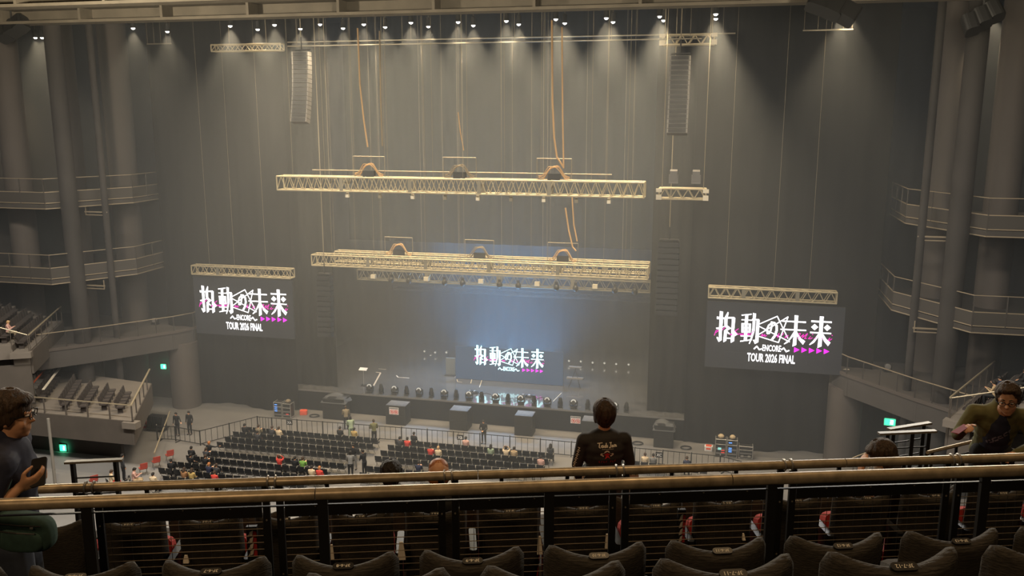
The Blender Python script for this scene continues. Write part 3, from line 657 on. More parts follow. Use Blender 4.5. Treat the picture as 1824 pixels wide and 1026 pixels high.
# ------------------------------------------------------------------ stage equipment
M_silver = mat('worn_aluminium_edge', (0.45, 0.43, 0.40), 0.4, metal=0.7)
M_signw = mat('sign_white', (0.75, 0.72, 0.68), 0.6)
M_signr = mat('sign_red', (0.70, 0.06, 0.04), 0.6)
M_signk = mat('sign_ink', (0.05, 0.05, 0.05), 0.6)
M_redbox = mat('red_case_paint', (0.75, 0.10, 0.04), 0.5)
M_tape = mat('pale_stage_tape', (0.55, 0.48, 0.38), 0.6)
M_glint = mat('painted_glint', (0.55, 0.58, 0.62), 0.25)
wash_b = MB().box((0, 0, 0.07), (0.40, 0.34, 0.14)).mesh('base', M_gear)
wash_y = MB().box((-0.25, 0, 0.33), (0.05, 0.14, 0.42)).box((0.25, 0, 0.33), (0.05, 0.14, 0.42)).box((0, 0, 0.15), (0.52, 0.16, 0.05)).mesh('yoke', M_gear)
_RX = Matrix.Rotation(RAD(72), 3, 'X')
wash_h = MB().lathe([(0.0, -0.22), (0.17, -0.20), (0.22, -0.05), (0.22, 0.14), (0.19, 0.17), (0.0, 0.17)], 14, (0, 0, 0.45), _RX).mesh('head', M_gear, True)
wash_glint = MB().lathe([(0.19, 0.176), (0.11, 0.178)], 14, (0, 0, 0.45), _RX, 180).mesh('head_glint', M_glint)  # pale half ring painting the crescent of reflected light on each head
beam_h = MB().lathe([(0.0, -0.30), (0.10, -0.28), (0.15, -0.05), (0.13, 0.20), (0.06, 0.33), (0.0, 0.34)], 12, (0, 0, 0.42), Matrix.Rotation(RAD(8), 3, 'X')).mesh('head', M_gear, True)
beam_y = MB().box((-0.16, 0, 0.26), (0.04, 0.12, 0.30)).box((0.16, 0, 0.26), (0.04, 0.12, 0.30)).mesh('yoke', M_gear)
beam_b = MB().box((0, 0, 0.06), (0.32, 0.28, 0.12)).mesh('base', M_gear)
ORD = ['first', 'second', 'third', 'fourth', 'fifth', 'sixth', 'seventh', 'eighth', 'ninth', 'tenth', 'eleventh', 'twelfth', 'thirteenth']
xs_w = [660, 704, 747.5, 792, 836, 883, 928, 975, 1022, 1069, 1095]
xs_b = [680, 725, 769, 813, 858, 905, 951.6, 998, 1047, 1116]
def edge_point(px, d=0.42):
    p = aty(px, 720, SY+d); return Vector((p.x, SY+d, SZ+0.012))
for i, px in enumerate(xs_w):
    r = empty('wash_light', edge_point(px), f'round-headed black moving light on the stage edge, {ORD[i]} from the left', 'stage light', 'moving lights along the stage edge')
    for nm, me in (('base', wash_b), ('yoke', wash_y), ('head', wash_h)): o = link(nm, me, r)
    link('head_glint', wash_glint, o)
for i, px in enumerate(xs_b):
    r = empty('beam_light', edge_point(px), f'narrow upright black moving light on the stage edge, {ORD[i]} from the left', 'stage light', 'moving lights along the stage edge')
    for nm, me in (('base', beam_b), ('yoke', beam_y), ('head', beam_h)): link(nm, me, r)
# row of small lamps deep on the stage
M_dot = glow('small_lamp_glow', (1.0, 0.95, 0.8), 0.55)
lens_s = MB().ball((0, -0.16, 0), 0.085, 8, 5).mesh('lens', M_dot, True)
can_s = MB().lathe([(0.09, 0), (0.12, 0.26), (0.12, 0.3)], 10, (0, 0.15, 0), Matrix.Rotation(RAD(90), 3, 'X')).mesh('can', M_gear, True)
dots = [(757, 625), (776, 627), (796, 627), (768, 633)]+[(994, 640), (1014, 642), (1035, 643), (1056, 645), (1077, 646), (1098, 647.5), (1120, 648.5)]
for i, p in enumerate(dots):
    c = aty(*p, 68.5)
    left = i < 4
    r = empty('stage_lamp', c, ((f'small pale lamp left of the centre screen, {ORD[i]} in the cluster') if left else f'small pale lamp right of the centre screen, {ORD[i-4]} in the row'), 'stage light', 'small lamps at the back of the stage')
    link('can', can_s, r); link('lens', lens_s, r)
    bar('stand_pole', (0, 0.1, SZ-c.z), (0, 0.1, -0.05), 0.025, M_gear, r)
# tape marks on the stage floor
def tape(pts, w_=0.06, parent=stage):
    t = MB(); P = [atz(px, py, SZ) for px, py in pts]
    for a, b in zip(P, P[1:]):
        d = (b-a).normalized(); n_ = Vector((-d.y, d.x, 0))*w_/2
        t.add([a+n_+Vector((0, 0, 0.006)), a-n_+Vector((0, 0, 0.006)), b-n_+Vector((0, 0, 0.006)), b+n_+Vector((0, 0, 0.006))], [(0, 1, 2, 3)])
    t.build('tape_mark', M_tape, parent)
tape([(669.6, 663), (678, 664), (664, 689.5)], 0.12); tape([(706, 668.7), (709, 672), (729, 673.5)], 0.10)
tape([(826, 661), (810, 672)], 0.05); tape([(843, 665), (838.5, 683)], 0.06); tape([(814, 676), (815, 680), (823, 681)], 0.06); tape([(674, 657), (688, 658)], 0.08)
tape([(1000, 700), (985, 715)], 0.05); tape([(860, 672), (854, 690)], 0.05)
# music stand, riser and pedals
def stage_thing(nm, px, py, label, cat): return empty(nm, atz(px, py, SZ), label, cat)
r = stage_thing('music_stand', 648, 687, 'thin music stand near the left end of the stage', 'stand')
bar('pole', (0, 0, 0.05), (0, 0, 1.25), 0.03, M_silver, r); MB().box((0, 0, 0.03), (0.4, 0.4, 0.05)).build('foot', M_gear, r)
MB().box((0, 0, 1.3), (0.62, 0.35, 0.04), Matrix.Rotation(RAD(20), 3, 'X')).build('desk', M_signw, r)
r = stage_thing('keyboard_stand', 1024, 690, 'two-tier keyboard stand right of the centre screen', 'stand')
for x in (-0.45, 0.45):
    bar('leg', (x, -0.2, 0), (-x*0.2, 0.2, 1.6), 0.03, M_gear, r)
MB().rbox((0, 0, 0.72), (1.25, 0.34, 0.1), 0.04).build('lower_keyboard', M_geargrey, r); MB().rbox((0, 0.1, 1.55), (0.95, 0.3, 0.08), 0.04).build('upper_keyboard', M_geargrey, r)
r = stage_thing('standing_panel', 803, 668, 'tall grey panel standing left of the centre screen', 'panel')
MB().box((0, 0, 0.7), (0.75, 0.12, 1.4)).build('board', mat('panel_grey', (0.12, 0.13, 0.13), 0.7), r); MB().box((0, 0, 0.03), (0.9, 0.6, 0.05)).build('base', M_gear, r)
for px, py, lb, w_ in ((843, 700, 'small black pedal box at the left foot of the lit stage floor', 0.75), (940, 707, 'black pedal board with cables at the right of the lit stage floor', 0.95)):
    r = stage_thing('pedal_board', px, py, lb, 'pedal')
    MB().box((0, 0, 0.05), (w_, 0.4, 0.09)).build('board', M_gear, r)
    for k in range(4):
        MB().rbox((-w_*0.36+k*w_*0.24, -0.02, 0.14), (w_*0.17, 0.24, 0.09), 0.02).build('pedal', (M_geargrey, M_gear, M_silver, M_gear)[k], r)
    MB().path([(w_/2, 0, 0.03), (w_/2+0.3, -0.15, 0.02), (w_/2+0.6, 0.1, 0.02), (w_/2+1.0, -0.05, 0.02)], 0.02, 5).build('cable', M_gear, r)

# ------------------------------------------------------------------ pit: loudspeakers, racks, signs
def subwoofer(pa, pb, h, label, covered=False):
    a, b = atz(*pa), atz(*pb); w_ = b.x-a.x; yb = 55.75
    r = empty('subwoofer', ((a.x+b.x)/2, yb+0.55, 0), label, 'speaker')
    body = MB().box((0, 0, h/2), (w_, 1.1, h)).build('cabinet', M_gear, r)
    MB().box((0, -0.56, h*0.27), (w_*0.92, 0.03, h*0.44)).build('grille', M_black, body)
    MB().box((0, -0.56, h*0.75), (w_*0.92, 0.03, h*0.44)).build('grille', M_black, body)
    if covered:
        top = []
        t = MB().grid(lambda u, v: (-w_*0.58+w_*1.16*u+0.03*math.sin(9*v), -0.6+1.2*v, h+0.03+0.10*math.sin(7*u+2)*math.sin(5*v)-(0.35 if (u < 0.05 or u > 0.95 or v < 0.05) else 0.0)), 10, 8)
        t.build('cover_cloth', mat('cover_cloth', (0.07, 0.07, 0.07), 0.7, var=0.2, scale=3), r, smooth='all')
    else:
        MB().box((0, 0.0, h+0.012), (w_*0.98, 1.08, 0.02)).build('lid', mat('grey_lid', (0.13, 0.125, 0.12), 0.5, var=0.3, scale=4), r)  # lid lighter than the cabinet, with random mottling
    return r
subwoofer((570, 750), (610, 752), 1.55, 'black loudspeaker under a draped cover, leftmost in the pit', True)
B2 = subwoofer((686, 757), (722, 759), 1.42, 'black loudspeaker in the pit with a prohibition sign on its front')
subwoofer((800, 766), (833, 768), 1.42, 'black loudspeaker in the pit left of the suited man')
subwoofer((917, 774), (949, 776), 1.42, 'black loudspeaker in the pit right of the suited man')
subwoofer((1036, 784), (1068, 787), 1.42, 'black loudspeaker in the pit behind the man in black')
subwoofer((1163, 800), (1198, 802), 1.5, 'black loudspeaker under a draped cover, rightmost in the pit', True)
def no_sign(c, label):
    r = empty('prohibition_sign', c, label, 'sign')
    MB().box((0, 0, 0), (0.70, 0.02, 0.52)).build('board', M_signw, r)
    MB().box((0, -0.012, 0.19), (0.66, 0.006, 0.10)).build('caption_band', mat('caption_grey', (0.45, 0.42, 0.4), 0.6), r)
    for k in range(6): MB().box((-0.27+k*0.108, -0.016, 0.19), (0.07, 0.004, 0.07)).build('caption_mark', M_signk, r)
    for x in (-0.15, 0.17):
        t = MB().path([(x+0.14*math.cos(a*math.pi/8), -0.018, -0.07+0.14*math.sin(a*math.pi/8)) for a in range(16)], 0.018, 5, closed=True)
        t.build('red_ring', M_signr, r); bar('red_slash', (x-0.10, -0.02, 0.03), (x+0.10, -0.02, -0.17), 0.016, M_signr, r)
        MB().box((x, -0.014, -0.07), (0.10, 0.004, 0.12)).build('pictogram', M_signr, r)
no_sign(Vector((B2.location.x-0.1, 55.75-0.04, 1.05)), 'white and red prohibition sign on the loudspeaker left of centre')
p = aty(1025, 748.5, SY-0.02); no_sign(Vector((p.x, SY+0.039, p.z)), 'white and red prohibition sign on the stage front beside the man in black')

M_blue = glow('rack_blue', (0.1, 0.35, 1.0), 1.6); M_red = glow('rack_red', (1.0, 0.05, 0.03), 0.8); M_teal = glow('rack_teal', (0.4, 1.0, 0.9), 1.0)
def rack(c, w_, h, label, leds, case=False, top=None):
    r = empty('equipment_rack', c, label, 'rack')
    MB().box((0, 0.3, h/2), (w_-0.04, 0.58, h-0.04)).build('cabinet', M_gear, r)
    for x in (-w_/2, w_/2):
        for y in (0, 0.6): bar('edge_trim', (x, y, 0.05), (x, y, h), 0.025, M_silver, r)
        for z in (0.06, h): bar('edge_trim', (x, 0, z), (x, 0.6, z), 0.025, M_silver, r)
    for z in (0.06, h, h*0.72): bar('edge_trim', (-w_/2, 0, z), (w_/2, 0, z), 0.025, M_silver, r)
    for k in range(5): MB().box((0, 0.0, h*0.1+k*h*0.12), (w_*0.84, 0.03, h*0.085)).build('rack_unit', M_geargrey if k % 2 else M_black, r)
    for x, z, mt in leds: MB().box((x*w_, -0.02, z*h), (w_*0.32, 0.02, 0.055)).build('indicator', mt, r)
    if case:
        for x in (-0.25, 0.25): MB().rbox((x*w_, -0.03, h*0.25), (0.16, 0.03, 0.12), 0.02).build('latch', M_silver, r)
    if top: MB().ball((0, 0.3, h+0.12), (w_*0.32, 0.22, 0.15), 8, 5).build('bundle', top, r)
    for x in (-w_*0.4, w_*0.4): MB().ball((x, 0.1, 0.03), 0.035, 6, 4).build('castor', M_black, r)
    return r
M_bundle = mat('tan_cloth', (0.45, 0.34, 0.2), 0.9)
y = 56.0
def rx(px, py): return atz(px, py).x
BL3 = [(-0.2, z, M_blue) for z in (0.45, 0.58, 0.7, 0.86)]
rack((rx(507, 736), 55.2, 0), 0.62, 1.15, 'black amplifier rack with blue lights at the left of the pit', BL3)
rack((rx(523, 737), 55.2, 0), 0.62, 1.1, 'black cable-covered rack beside the blue-lit rack on the left', [(0.1, 0.3, M_red)], top=M_cabled)
rack((rx(1283, 804), 55.0, 0), 0.66, 1.2, 'tall rack with teal and red lights at the right of the pit', [(-0.1, 0.52, M_teal), (-0.1, 0.45, M_teal), (0.22, 0.4, M_red), (0.22, 0.28, M_red)], top=M_bundle)
rack((rx(1303, 805), 55.0, 0), 0.62, 1.2, 'tall rack with blue lights between two cases on the right', [(-0.2, z, M_blue) for z in (0.36, 0.46, 0.56, 0.86)], top=M_bundle)
rack((rx(1327, 806), 55.0, 0), 0.85, 0.85, 'low flight case with metal edges at the far right of the pit', [], True)
for px, py, lb, rz in ((541, 738, 'red case lying on the floor by the left rack', 0.3), (1262, 802, 'red and white case on the floor by the right racks', -0.05)):
    q = atz(px, py); r = empty('red_case', (q.x, q.y, 0), lb, 'case'); r.rotation_euler.z = rz
    MB().rbox((0, 0, 0.16), (0.52, 0.42, 0.30), 0.06).build('body', M_signw if px > 1000 else M_redbox, r); MB().rbox((0, 0, 0.325), (0.36, 0.3, 0.04), 0.04).build('lid', M_redbox, r)
    MB().box((0, -0.215, 0.18), (0.30, 0.02, 0.12)).build('front_panel', M_redbox, r)
# cable coils on the pit floor
for px, py, lb in ((1222, 799, 'coil of black cable on the floor at the right of the pit'), (560, 742, 'coil of black cable on the floor beside the red case'), (1136, 791, 'dark ring of cable on the pit floor right of the man in black')):
    q = atz(px, py); t = MB()
    t.path([(0.35*math.cos(a*0.5)*(1+0.05*math.sin(a)), 0.3*math.sin(a*0.5), 0.03+0.002*a) for a in range(38)], 0.025, 5)
    o = t.build('cable_coil', M_gear, m=Matrix.Translation(q)); tag(o, lb, 'cable')

# ------------------------------------------------------------------ crowd barrier
M_bar = mat('barrier_black', (0.018, 0.018, 0.018), 0.5)
post_m = MB().b2((-0.03, -0.03, 0), (0.03, 0.03, 1.08)).mesh('post', M_bar)
bars_m = MB().b2((-0.012, -0.012, 0.12), (0.012, 0.012, 1.02)).mesh('upright', M_bar)
cap_m = MB().ball((0, 0, 1.1), 0.045, 6, 4).mesh('post_cap', M_silver, True)
def barrier(pts, label):
    k = 0
    for (x0, y0), (x1, y1) in zip(pts, pts[1:]):
        L = math.hypot(x1-x0, y1-y0); n = max(1, round(L/1.95))
        for i in range(n):
            ax, ay = x0+(x1-x0)*i/n, y0+(y1-y0)*i/n; l = L/n
            k += 1
            r = empty('crowd_barrier', label=f'{label}, {ordw(k-1)} panel from the left', cat='barrier', group='crowd barrier panels in front of the seats',
                      m=Matrix.Translation((ax, ay, 0)) @ Matrix.Rotation(math.atan2(y1-y0, x1-x0), 4, 'Z'))
            link('post', post_m, r, Matrix.Translation((0.03, 0, 0))); link('post_cap', cap_m, r, Matrix.Translation((0.03, 0, 0)))
            MB().b2((0.06, -0.02, 1.0), (l-0.03, 0.02, 1.04)).build('top_rail', M_bar, r); MB().b2((0.06, -0.02, 0.1), (l-0.03, 0.02, 0.14)).build('bottom_rail', M_bar, r)
            m_ = 4
            for j in range(m_): link('upright', bars_m, r, Matrix.Translation((l*(j+1)/(m_+1), 0, 0)))
            MB().box((0.25, 0, 0.02), (0.08, 0.5, 0.04)).build('foot', M_bar, r)
barrier([(-21.2, 49.2), (-19.9, 49.35), (-17.8, 49.0), (-15.5, 52.45), (-14.4, 52.45), (-4.96, 52.75), (0.5, 52.85), (10.7, 52.75), (15.97, 52.6), (17.3, 52.0)], 'black crowd barrier on the arena floor')

# ------------------------------------------------------------------ chairs on the arena floor
M_chair = mat('black_chair_vinyl', (0.013, 0.014, 0.016), 0.5)
M_chairf = mat('chair_frame', (0.09, 0.085, 0.08), 0.4, metal=0.4)
def chair_meshes(mt_seat, mt_frame):
    seat = MB().rbox((0, 0.05, 0.44), (0.42, 0.42, 0.05), 0.05).mesh('seat', mt_seat)
    back = MB().grid(lambda u, v: (-0.22+0.44*u, -0.17-0.05*v-0.03*(1-(2*u-1)**2), 0.52+0.32*v), 4, 2)
    back.grid(lambda u, v: (0.22-0.44*u, -0.20-0.05*v-0.03*(1-(2*u-1)**2), 0.52+0.32*v), 4, 2)
    back.add([(-0.22, -0.22, 0.84), (0.22, -0.22, 0.84), (0.22, -0.25, 0.84), (0, -0.283, 0.84), (-0.22, -0.25, 0.84)], [(0, 1, 2, 3, 4)])
    back = back.mesh('backrest', mt_seat)
    fr = MB()
    for x in (-0.2, 0.2):
        fr.path([(x, -0.24, 0.80), (x, -0.17, 0.45), (x, 0.24, 0.0)], 0.012, 4); fr.path([(x, 0.22, 0.43), (x, -0.22, 0.0)], 0.012, 4)
    fr = fr.mesh('frame', mt_frame)
    tab = MB().box((0.245, -0.2, 0.78), (0.035, 0.03, 0.13), Matrix.Rotation(RAD(20), 3, 'Y')).mesh('link_tab', M_label)
    return seat, back, fr, tab
ch_seat, ch_back, ch_fr, ch_tab = chair_meshes(M_chair, M_chairf)
def floor_chair(x, y, rz, label, group, meshes=None, nm='folding_chair', z=0.0, tab=True):
    s_, b_, f_, t_ = meshes or (ch_seat, ch_back, ch_fr, ch_tab)
    r = empty(nm, label=label, cat='chair', group=group, m=Matrix.Translation((x, y, z)) @ Matrix.Rotation(rz, 4, 'Z'))
    link('seat', s_, r); link('backrest', b_, r); link('frame', f_, r)
    if tab: link('link_tab', t_, r)
    return r
CHAIRS = []
def block(x0, x1, rows, name, skip=()):
    for i, (y, xa, xb, rn) in enumerate(rows):
        n = round((xb-xa)/0.505)
        for k in range(n):
            CHAIRS.append((xa+0.505*(k+0.5), y))
            floor_chair(xa+0.505*(k+0.5), y, 0.0, f'black folding chair, {ordw(k)} from left, {rn}, {name}', f'{name}, {rn}')
block(0, 0, [(51.15, -15.5, -5.9, 'front row'), (50.15, -15.9, -5.9, 'second row'), (49.15, -15.9, -6.1, 'third row'), (48.2, -15.9, -6.3, 'fourth row before the cross aisle'),
             (46.75, -15.9, -6.4, 'first row behind the cross aisle'), (45.7, -16.5, -6.9, 'second row behind the cross aisle'), (44.65, -16.9, -6.9, 'third row behind the cross aisle'), (43.6, -17.0, -7.4, 'fourth row behind the cross aisle'), (42.6, -16.0, -7.9, 'last visible row by the rail')], 'left floor block')
block(0, 0, [(51.3, -4.8, 5.6, 'front row'), (50.3, -4.9, 5.6, 'second row'), (49.3, -5.0, 5.6, 'third row'), (48.35, -5.0, 5.6, 'fourth row before the cross aisle'), (46.75, -4.9, -0.3, 'first row behind the cross aisle'), (45.75, -4.9, -2.3, 'second row behind the cross aisle')], 'centre floor block')
block(0, 0, [(51.2, 7.2, 15.3, 'front row'), (50.2, 7.4, 10.9, 'second row')], 'right floor block')
# block letter signs on posts
M_sgnk = mat('sign_black', (0.015, 0.015, 0.015), 0.6); M_txt = mat('sign_lettering', (0.85, 0.83, 0.78), 0.6, emit=(1, 1, 1), estr=0.02)
for txt, px, py, lb in (('XA', 514, 769, 'black XA block sign on a post in the left seats'), ('XB', 821, 793, 'black XB block sign on a post in the centre seats'), ('XC', 1173, 829, 'black XC block sign on a post in the right seats')):
    q = atz(px, py, 0.5); y_ = min(q.y+0.0, 51.75); r = empty('block_sign', (q.x, 51.75, 0), lb, 'sign')
    bar('post', (0, 0, 0), (0, 0, 0.95), 0.02, M_bar, r); MB().box((0, 0, 0.02), (0.3, 0.3, 0.03)).build('foot', M_bar, r)
    MB().box((0, -0.02, 1.1), (0.42, 0.03, 0.34)).build('board', M_sgnk, r)
    link('lettering', text_mesh(txt, 0.2, M_txt, 0.32, bold=0.02), r, Matrix.Translation((0, -0.045, 1.1)) @ UPRIGHT)

# ------------------------------------------------------------------ exit signs, chair trolley, left floor corner
M_exit = glow('exit_green', (0.02, 0.85, 0.32), 1.3); M_exitw = glow('exit_white', (0.85, 1.0, 0.92), 1.8)
def exit_sign(c, w_, h, label, rz=0.0, power=14, hang=None):
    r = empty('exit_sign', c, label, 'sign'); r.rotation_euler.z = rz
    MB().box((0, 0.05, 0), (w_+0.06, 0.09, h+0.06)).build('housing', M_geargrey, r)
    MB().box((0, -0.002, 0), (w_, 0.012, h)).build('face', M_exit, r)
    if hang: bar('hanger', (-0.2, 0.05, h/2), (-0.2, 0.05, hang), 0.012, M_gear, r); bar('hanger', (0.2, 0.05, h/2), (0.2, 0.05, hang), 0.012, M_gear, r)
    t = MB()   # running figure and door
    t.box((w_*0.16, -0.012, 0), (w_*0.34, 0.004, h*0.72)); t.build('door_mark', M_exitw, r)
    t = MB().ball((-w_*0.02, -0.016, h*0.26), (h*0.09, 0.004, h*0.09), 8, 4).box((-w_*0.04, -0.016, h*0.04), (w_*0.09, 0.004, h*0.3), Matrix.Rotation(0.4, 3, 'Y')).box((-w_*0.12, -0.016, -h*0.2), (w_*0.05, 0.004, h*0.3), Matrix.Rotation(0.8, 3, 'Y')).box((w_*0.02, -0.016, -h*0.2), (w_*0.05, 0.004, h*0.3), Matrix.Rotation(-0.5, 3, 'Y')).box((w_*0.02, -0.016, h*0.12), (w_*0.2, 0.004, h*0.07))
    t.build('running_figure', M_exit, r)
    l = bpy.data.lights.new('exit_glow', 'AREA'); l.shape = 'RECTANGLE'; l.size = w_; l.size_y = h; l.energy = power; l.color = (0.1, 1.0, 0.5)
    o = bpy.data.objects.new('exit_glow', l); COL.objects.link(o); o.parent = r; o.location = (0, -0.06, 0); o.rotation_euler = (RAD(90), 0, 0)
q = aty(291, 653, 57.25); exit_sign(q, 0.42, 0.36, 'green exit sign in the dark recess beside the left pillar', 0.15)
q = aty(1585, 752, 55.5); exit_sign(q, 0.62, 0.42, 'green exit sign under the right wing balcony', -0.1, hang=5.86-q.z)
q = aty(112, 798, LC.y+1.40); exit_sign(q, 0.42, 0.42, 'green exit sign under the lower left stand', 0.15)
# red warning sign hanging at the stair foot
q = aty(258, 757, 51.0); r = empty('red_banner', (q.x, 51.0, 0), 'red hanging notice at the foot of the left stand', 'sign')
MB().box((0, 0, q.z), (0.32, 0.03, 1.05)).build('board', M_signr, r); bar('post', (0, 0.03, 0), (0, 0.03, q.z+0.5), 0.02, M_bar, r)
for k in range(3): MB().box((0, -0.018, q.z-0.3+0.3*k), (0.2, 0.004, 0.1)).build('notice_mark', M_signw, r)
# trolley of stacked chairs under a dark cover
q = atz(281, 766); r = empty('chair_trolley', (q.x, q.y, 0), 'dark trolley piled with folded chairs beside the guards', 'trolley')
MB().box((0, 0, 0.18), (1.4, 0.8, 0.08)).build('deck', M_gear, r)
for k in range(9): MB().box((-0.56+k*0.14, 0, 0.66), (0.05, 0.62, 0.86), Matrix.Rotation(RAD(7), 3, 'Y')).build('folded_chair', M_chair, r)
for x in (-0.6, 0.6): MB().ball((x, -0.3, 0.07), 0.07, 8, 5).build('castor', M_black, r)
# loose chairs with red seats at the left corner of the floor
M_redseat = mat('red_vinyl', (0.42, 0.07, 0.05), 0.55)
red_ch = chair_meshes(M_redseat, M_chairf)
for i, (px, py, rz) in enumerate(((256, 846, 0.9), (279, 834, 0.9), (303, 822, 0.9), (168, 868, 0.9))):
    q = atz(px, py)
    floor_chair(q.x, q.y, rz, ('turned folding chair with a red back, nearest the cream-clad person', 'turned folding chair with a red back, middle of three', 'turned folding chair with a red back by the front left seats', 'red-backed folding chair alone at the far left floor')[i], 'turned red chairs at the left floor corner', red_ch, 'red_chair', tab=False)
# steps with pipe rails at the right end of the floor
q = atz(1525, 850); r = empty('floor_steps', (q.x, q.y, 0), 'small steps with pipe rails beside the right pillar', 'steps')
for k in range(4): MB().b2((0.3*k, -0.7, 0), (0.3*k+0.3, 0.7, 0.18*(k+1))).build('step', M_riser, r)
for y_ in (-0.7, 0.7):
    bar('rail', (-0.2, y_, 0.95), (1.3, y_, 1.75), 0.03, M_pipe, r); bar('rail', (-0.2, y_, 0.55), (1.3, y_, 1.35), 0.02, M_pipe, r)
    for x in (-0.1, 0.6, 1.2): bar('rail_post', (x, y_, 0), (x, y_, 1.0+0.53*x), 0.03, M_riser, r)
# seats of the side stands
def stand_seat_mesh(mt):
    return MB().rbox((0.0, 0.0, 0.43), (0.46, 0.44, 0.09), 0.05).box((0, -0.24, 0.68), (0.46, 0.07, 0.5), Matrix.Rotation(RAD(8), 3, 'X')).box((0, 0, 0.2), (0.1, 0.3, 0.4)).mesh('stand_seat', mt)
M_sseat = mat('stand_seat_fabric', (0.05, 0.04, 0.035), 0.8); M_flyer = mat('flyer_paper', (0.62, 0.56, 0.46), 0.8); M_orange = mat('orange_strip', (0.8, 0.16, 0.06), 0.6)
M_paleback = mat('pale_seat_back', (0.40, 0.37, 0.33), 0.7)
ss_dark, ss_pale = stand_seat_mesh(M_sseat), stand_seat_mesh(M_paleback)
for s, side in ((-1, 'left'), (1, 'right')):
    F = UPPER[s][1]
    for k in range(7):
        for j in range(12):
            # face the stage: local -y
            m = F @ Matrix.Translation((0.7+j*0.56, k*0.95+0.6, k*0.42)) @ Matrix.Rotation(math.pi, 4, 'Z')
            o = link('stand_seat', ss_dark, None, m)
            tag(o, f'dark tip-up seat, {ordw(j)} from the near end, {ordw(k)} step of the upper {side} stand', 'seat', f'upper {side} stand, {ordw(k)} step')
rowsL = [((46, 706), (93, 652), 9, ss_pale, 'pale seat in the outermost row of the lower left stand'), ((73, 708), (103, 668), 7, ss_dark, 'dark flyer-topped seat in the second row of the lower left stand'), ((113, 722), (141, 676), 8, ss_dark, 'dark seat in the third row of the lower left stand'),
         ((146, 725), (171, 687), 7, ss_dark, 'dark seat in the fourth row of the lower left stand'), ((183, 722), (201, 692), 5, ss_dark, 'dark seat in the fifth row of the lower left stand'), ((212, 727), (229, 697), 5, ss_dark, 'dark seat in the innermost row of the lower left stand')]
for pa, pb, n, me, lb in rowsL:
    a, b = atz(*pa, LZ+0.45), atz(*pb, LZ+0.45)
    for k in range(n):
        p = a.lerp(b, (k+0.5)/n)
        o = link('stand_seat', me, None, Matrix.Translation((p.x, p.y, LZ)) @ Matrix.Rotation(math.atan2(b.y-a.y, b.x-a.x)+math.pi, 4, 'Z'))
        tag(o, lb.replace(' in the ', f', {ordw(k)} from the near end, ').replace(' of the lower', ', lower'), 'seat', lb.split(' in the ')[1])
    if me is ss_pale or 'flyer' in lb:
        d = (b-a); L = d.length
        o = MB().box((L/2, 0, 0), (L, 0.10 if me is ss_pale else 0.16, 0.04)).build('strip', M_orange if me is ss_pale else M_flyer, None, m=Matrix.Translation((a.x+0.16, a.y+0.08, LZ+0.97)) @ Matrix.Rotation(math.atan2(d.y, d.x), 4, 'Z'))
        o.name = 'barrier_tape' if me is ss_pale else 'flyer_row'  # the pale strip is a whole row of flyers merged into one piece
        tag(o, 'long orange-red tape along the outermost row of the lower left stand' if me is ss_pale else 'row of pale flyers along the second row of the lower left stand', 'tape' if me is ss_pale else 'paper')
# ------------------------------------------------------------------ the near balcony
M_fabric = mat('dark_seat_fabric', (0.033, 0.028, 0.021), 0.85, var=0.45, scale=60, bump=0.35, stretch=(0.35, 1, 3))
M_plate = mat('plate_black', (0.012, 0.011, 0.010), 0.4)
M_redpan = mat('red_seat_cushion', (0.40, 0.022, 0.015), 0.85, var=0.2, scale=30)
M_pipe2 = mat('worn_bronze_pipe', (0.42, 0.345, 0.235), 0.36, metal=0.35, var=0.25, scale=18, stretch=(1, 1, 1))
M_steel = mat('black_steel', (0.014, 0.013, 0.012), 0.45, metal=0.2)
M_wire = mat('grey_brown_wire', (0.50, 0.41, 0.30), 0.45, metal=0.2)
M_carpet = mat('dark_step_carpet', (0.020, 0.018, 0.016), 0.95, var=0.3, scale=20)
M_num = mat('number_white', (0.80, 0.76, 0.66), 0.6)
FL = {0: -1.72, 1: -2.19, 2: -2.66, 'a': -3.12, 3: -3.61, 4: -4.08, 5: -4.6, 6: -5.1, 7: -5.6}
root = empty('near_balcony', label='dark stepped floor of the near balcony', kind='structure', m=tiermat(0, 0, 0)); root['category'] = 'balcony'
for k, (v0, v1) in {0: (-1.5, 1.55), 1: (1.55, 2.55), 2: (2.55, 4.02), 'a': (4.02, 5.25), 3: (5.25, 6.5), 4: (6.5, 7.5), 5: (7.5, 8.5), 6: (8.5, 9.5), 7: (9.5, 10.6)}.items():
    MB().b2((-9, v0, FL[k]-0.6), (9, v1, FL[k])).build('step', M_carpet, root)
MB().b2((-9, 10.6, FL[7]-1.2), (9, 10.8, FL[7]+0.35)).build('front_parapet', M_riser, root)

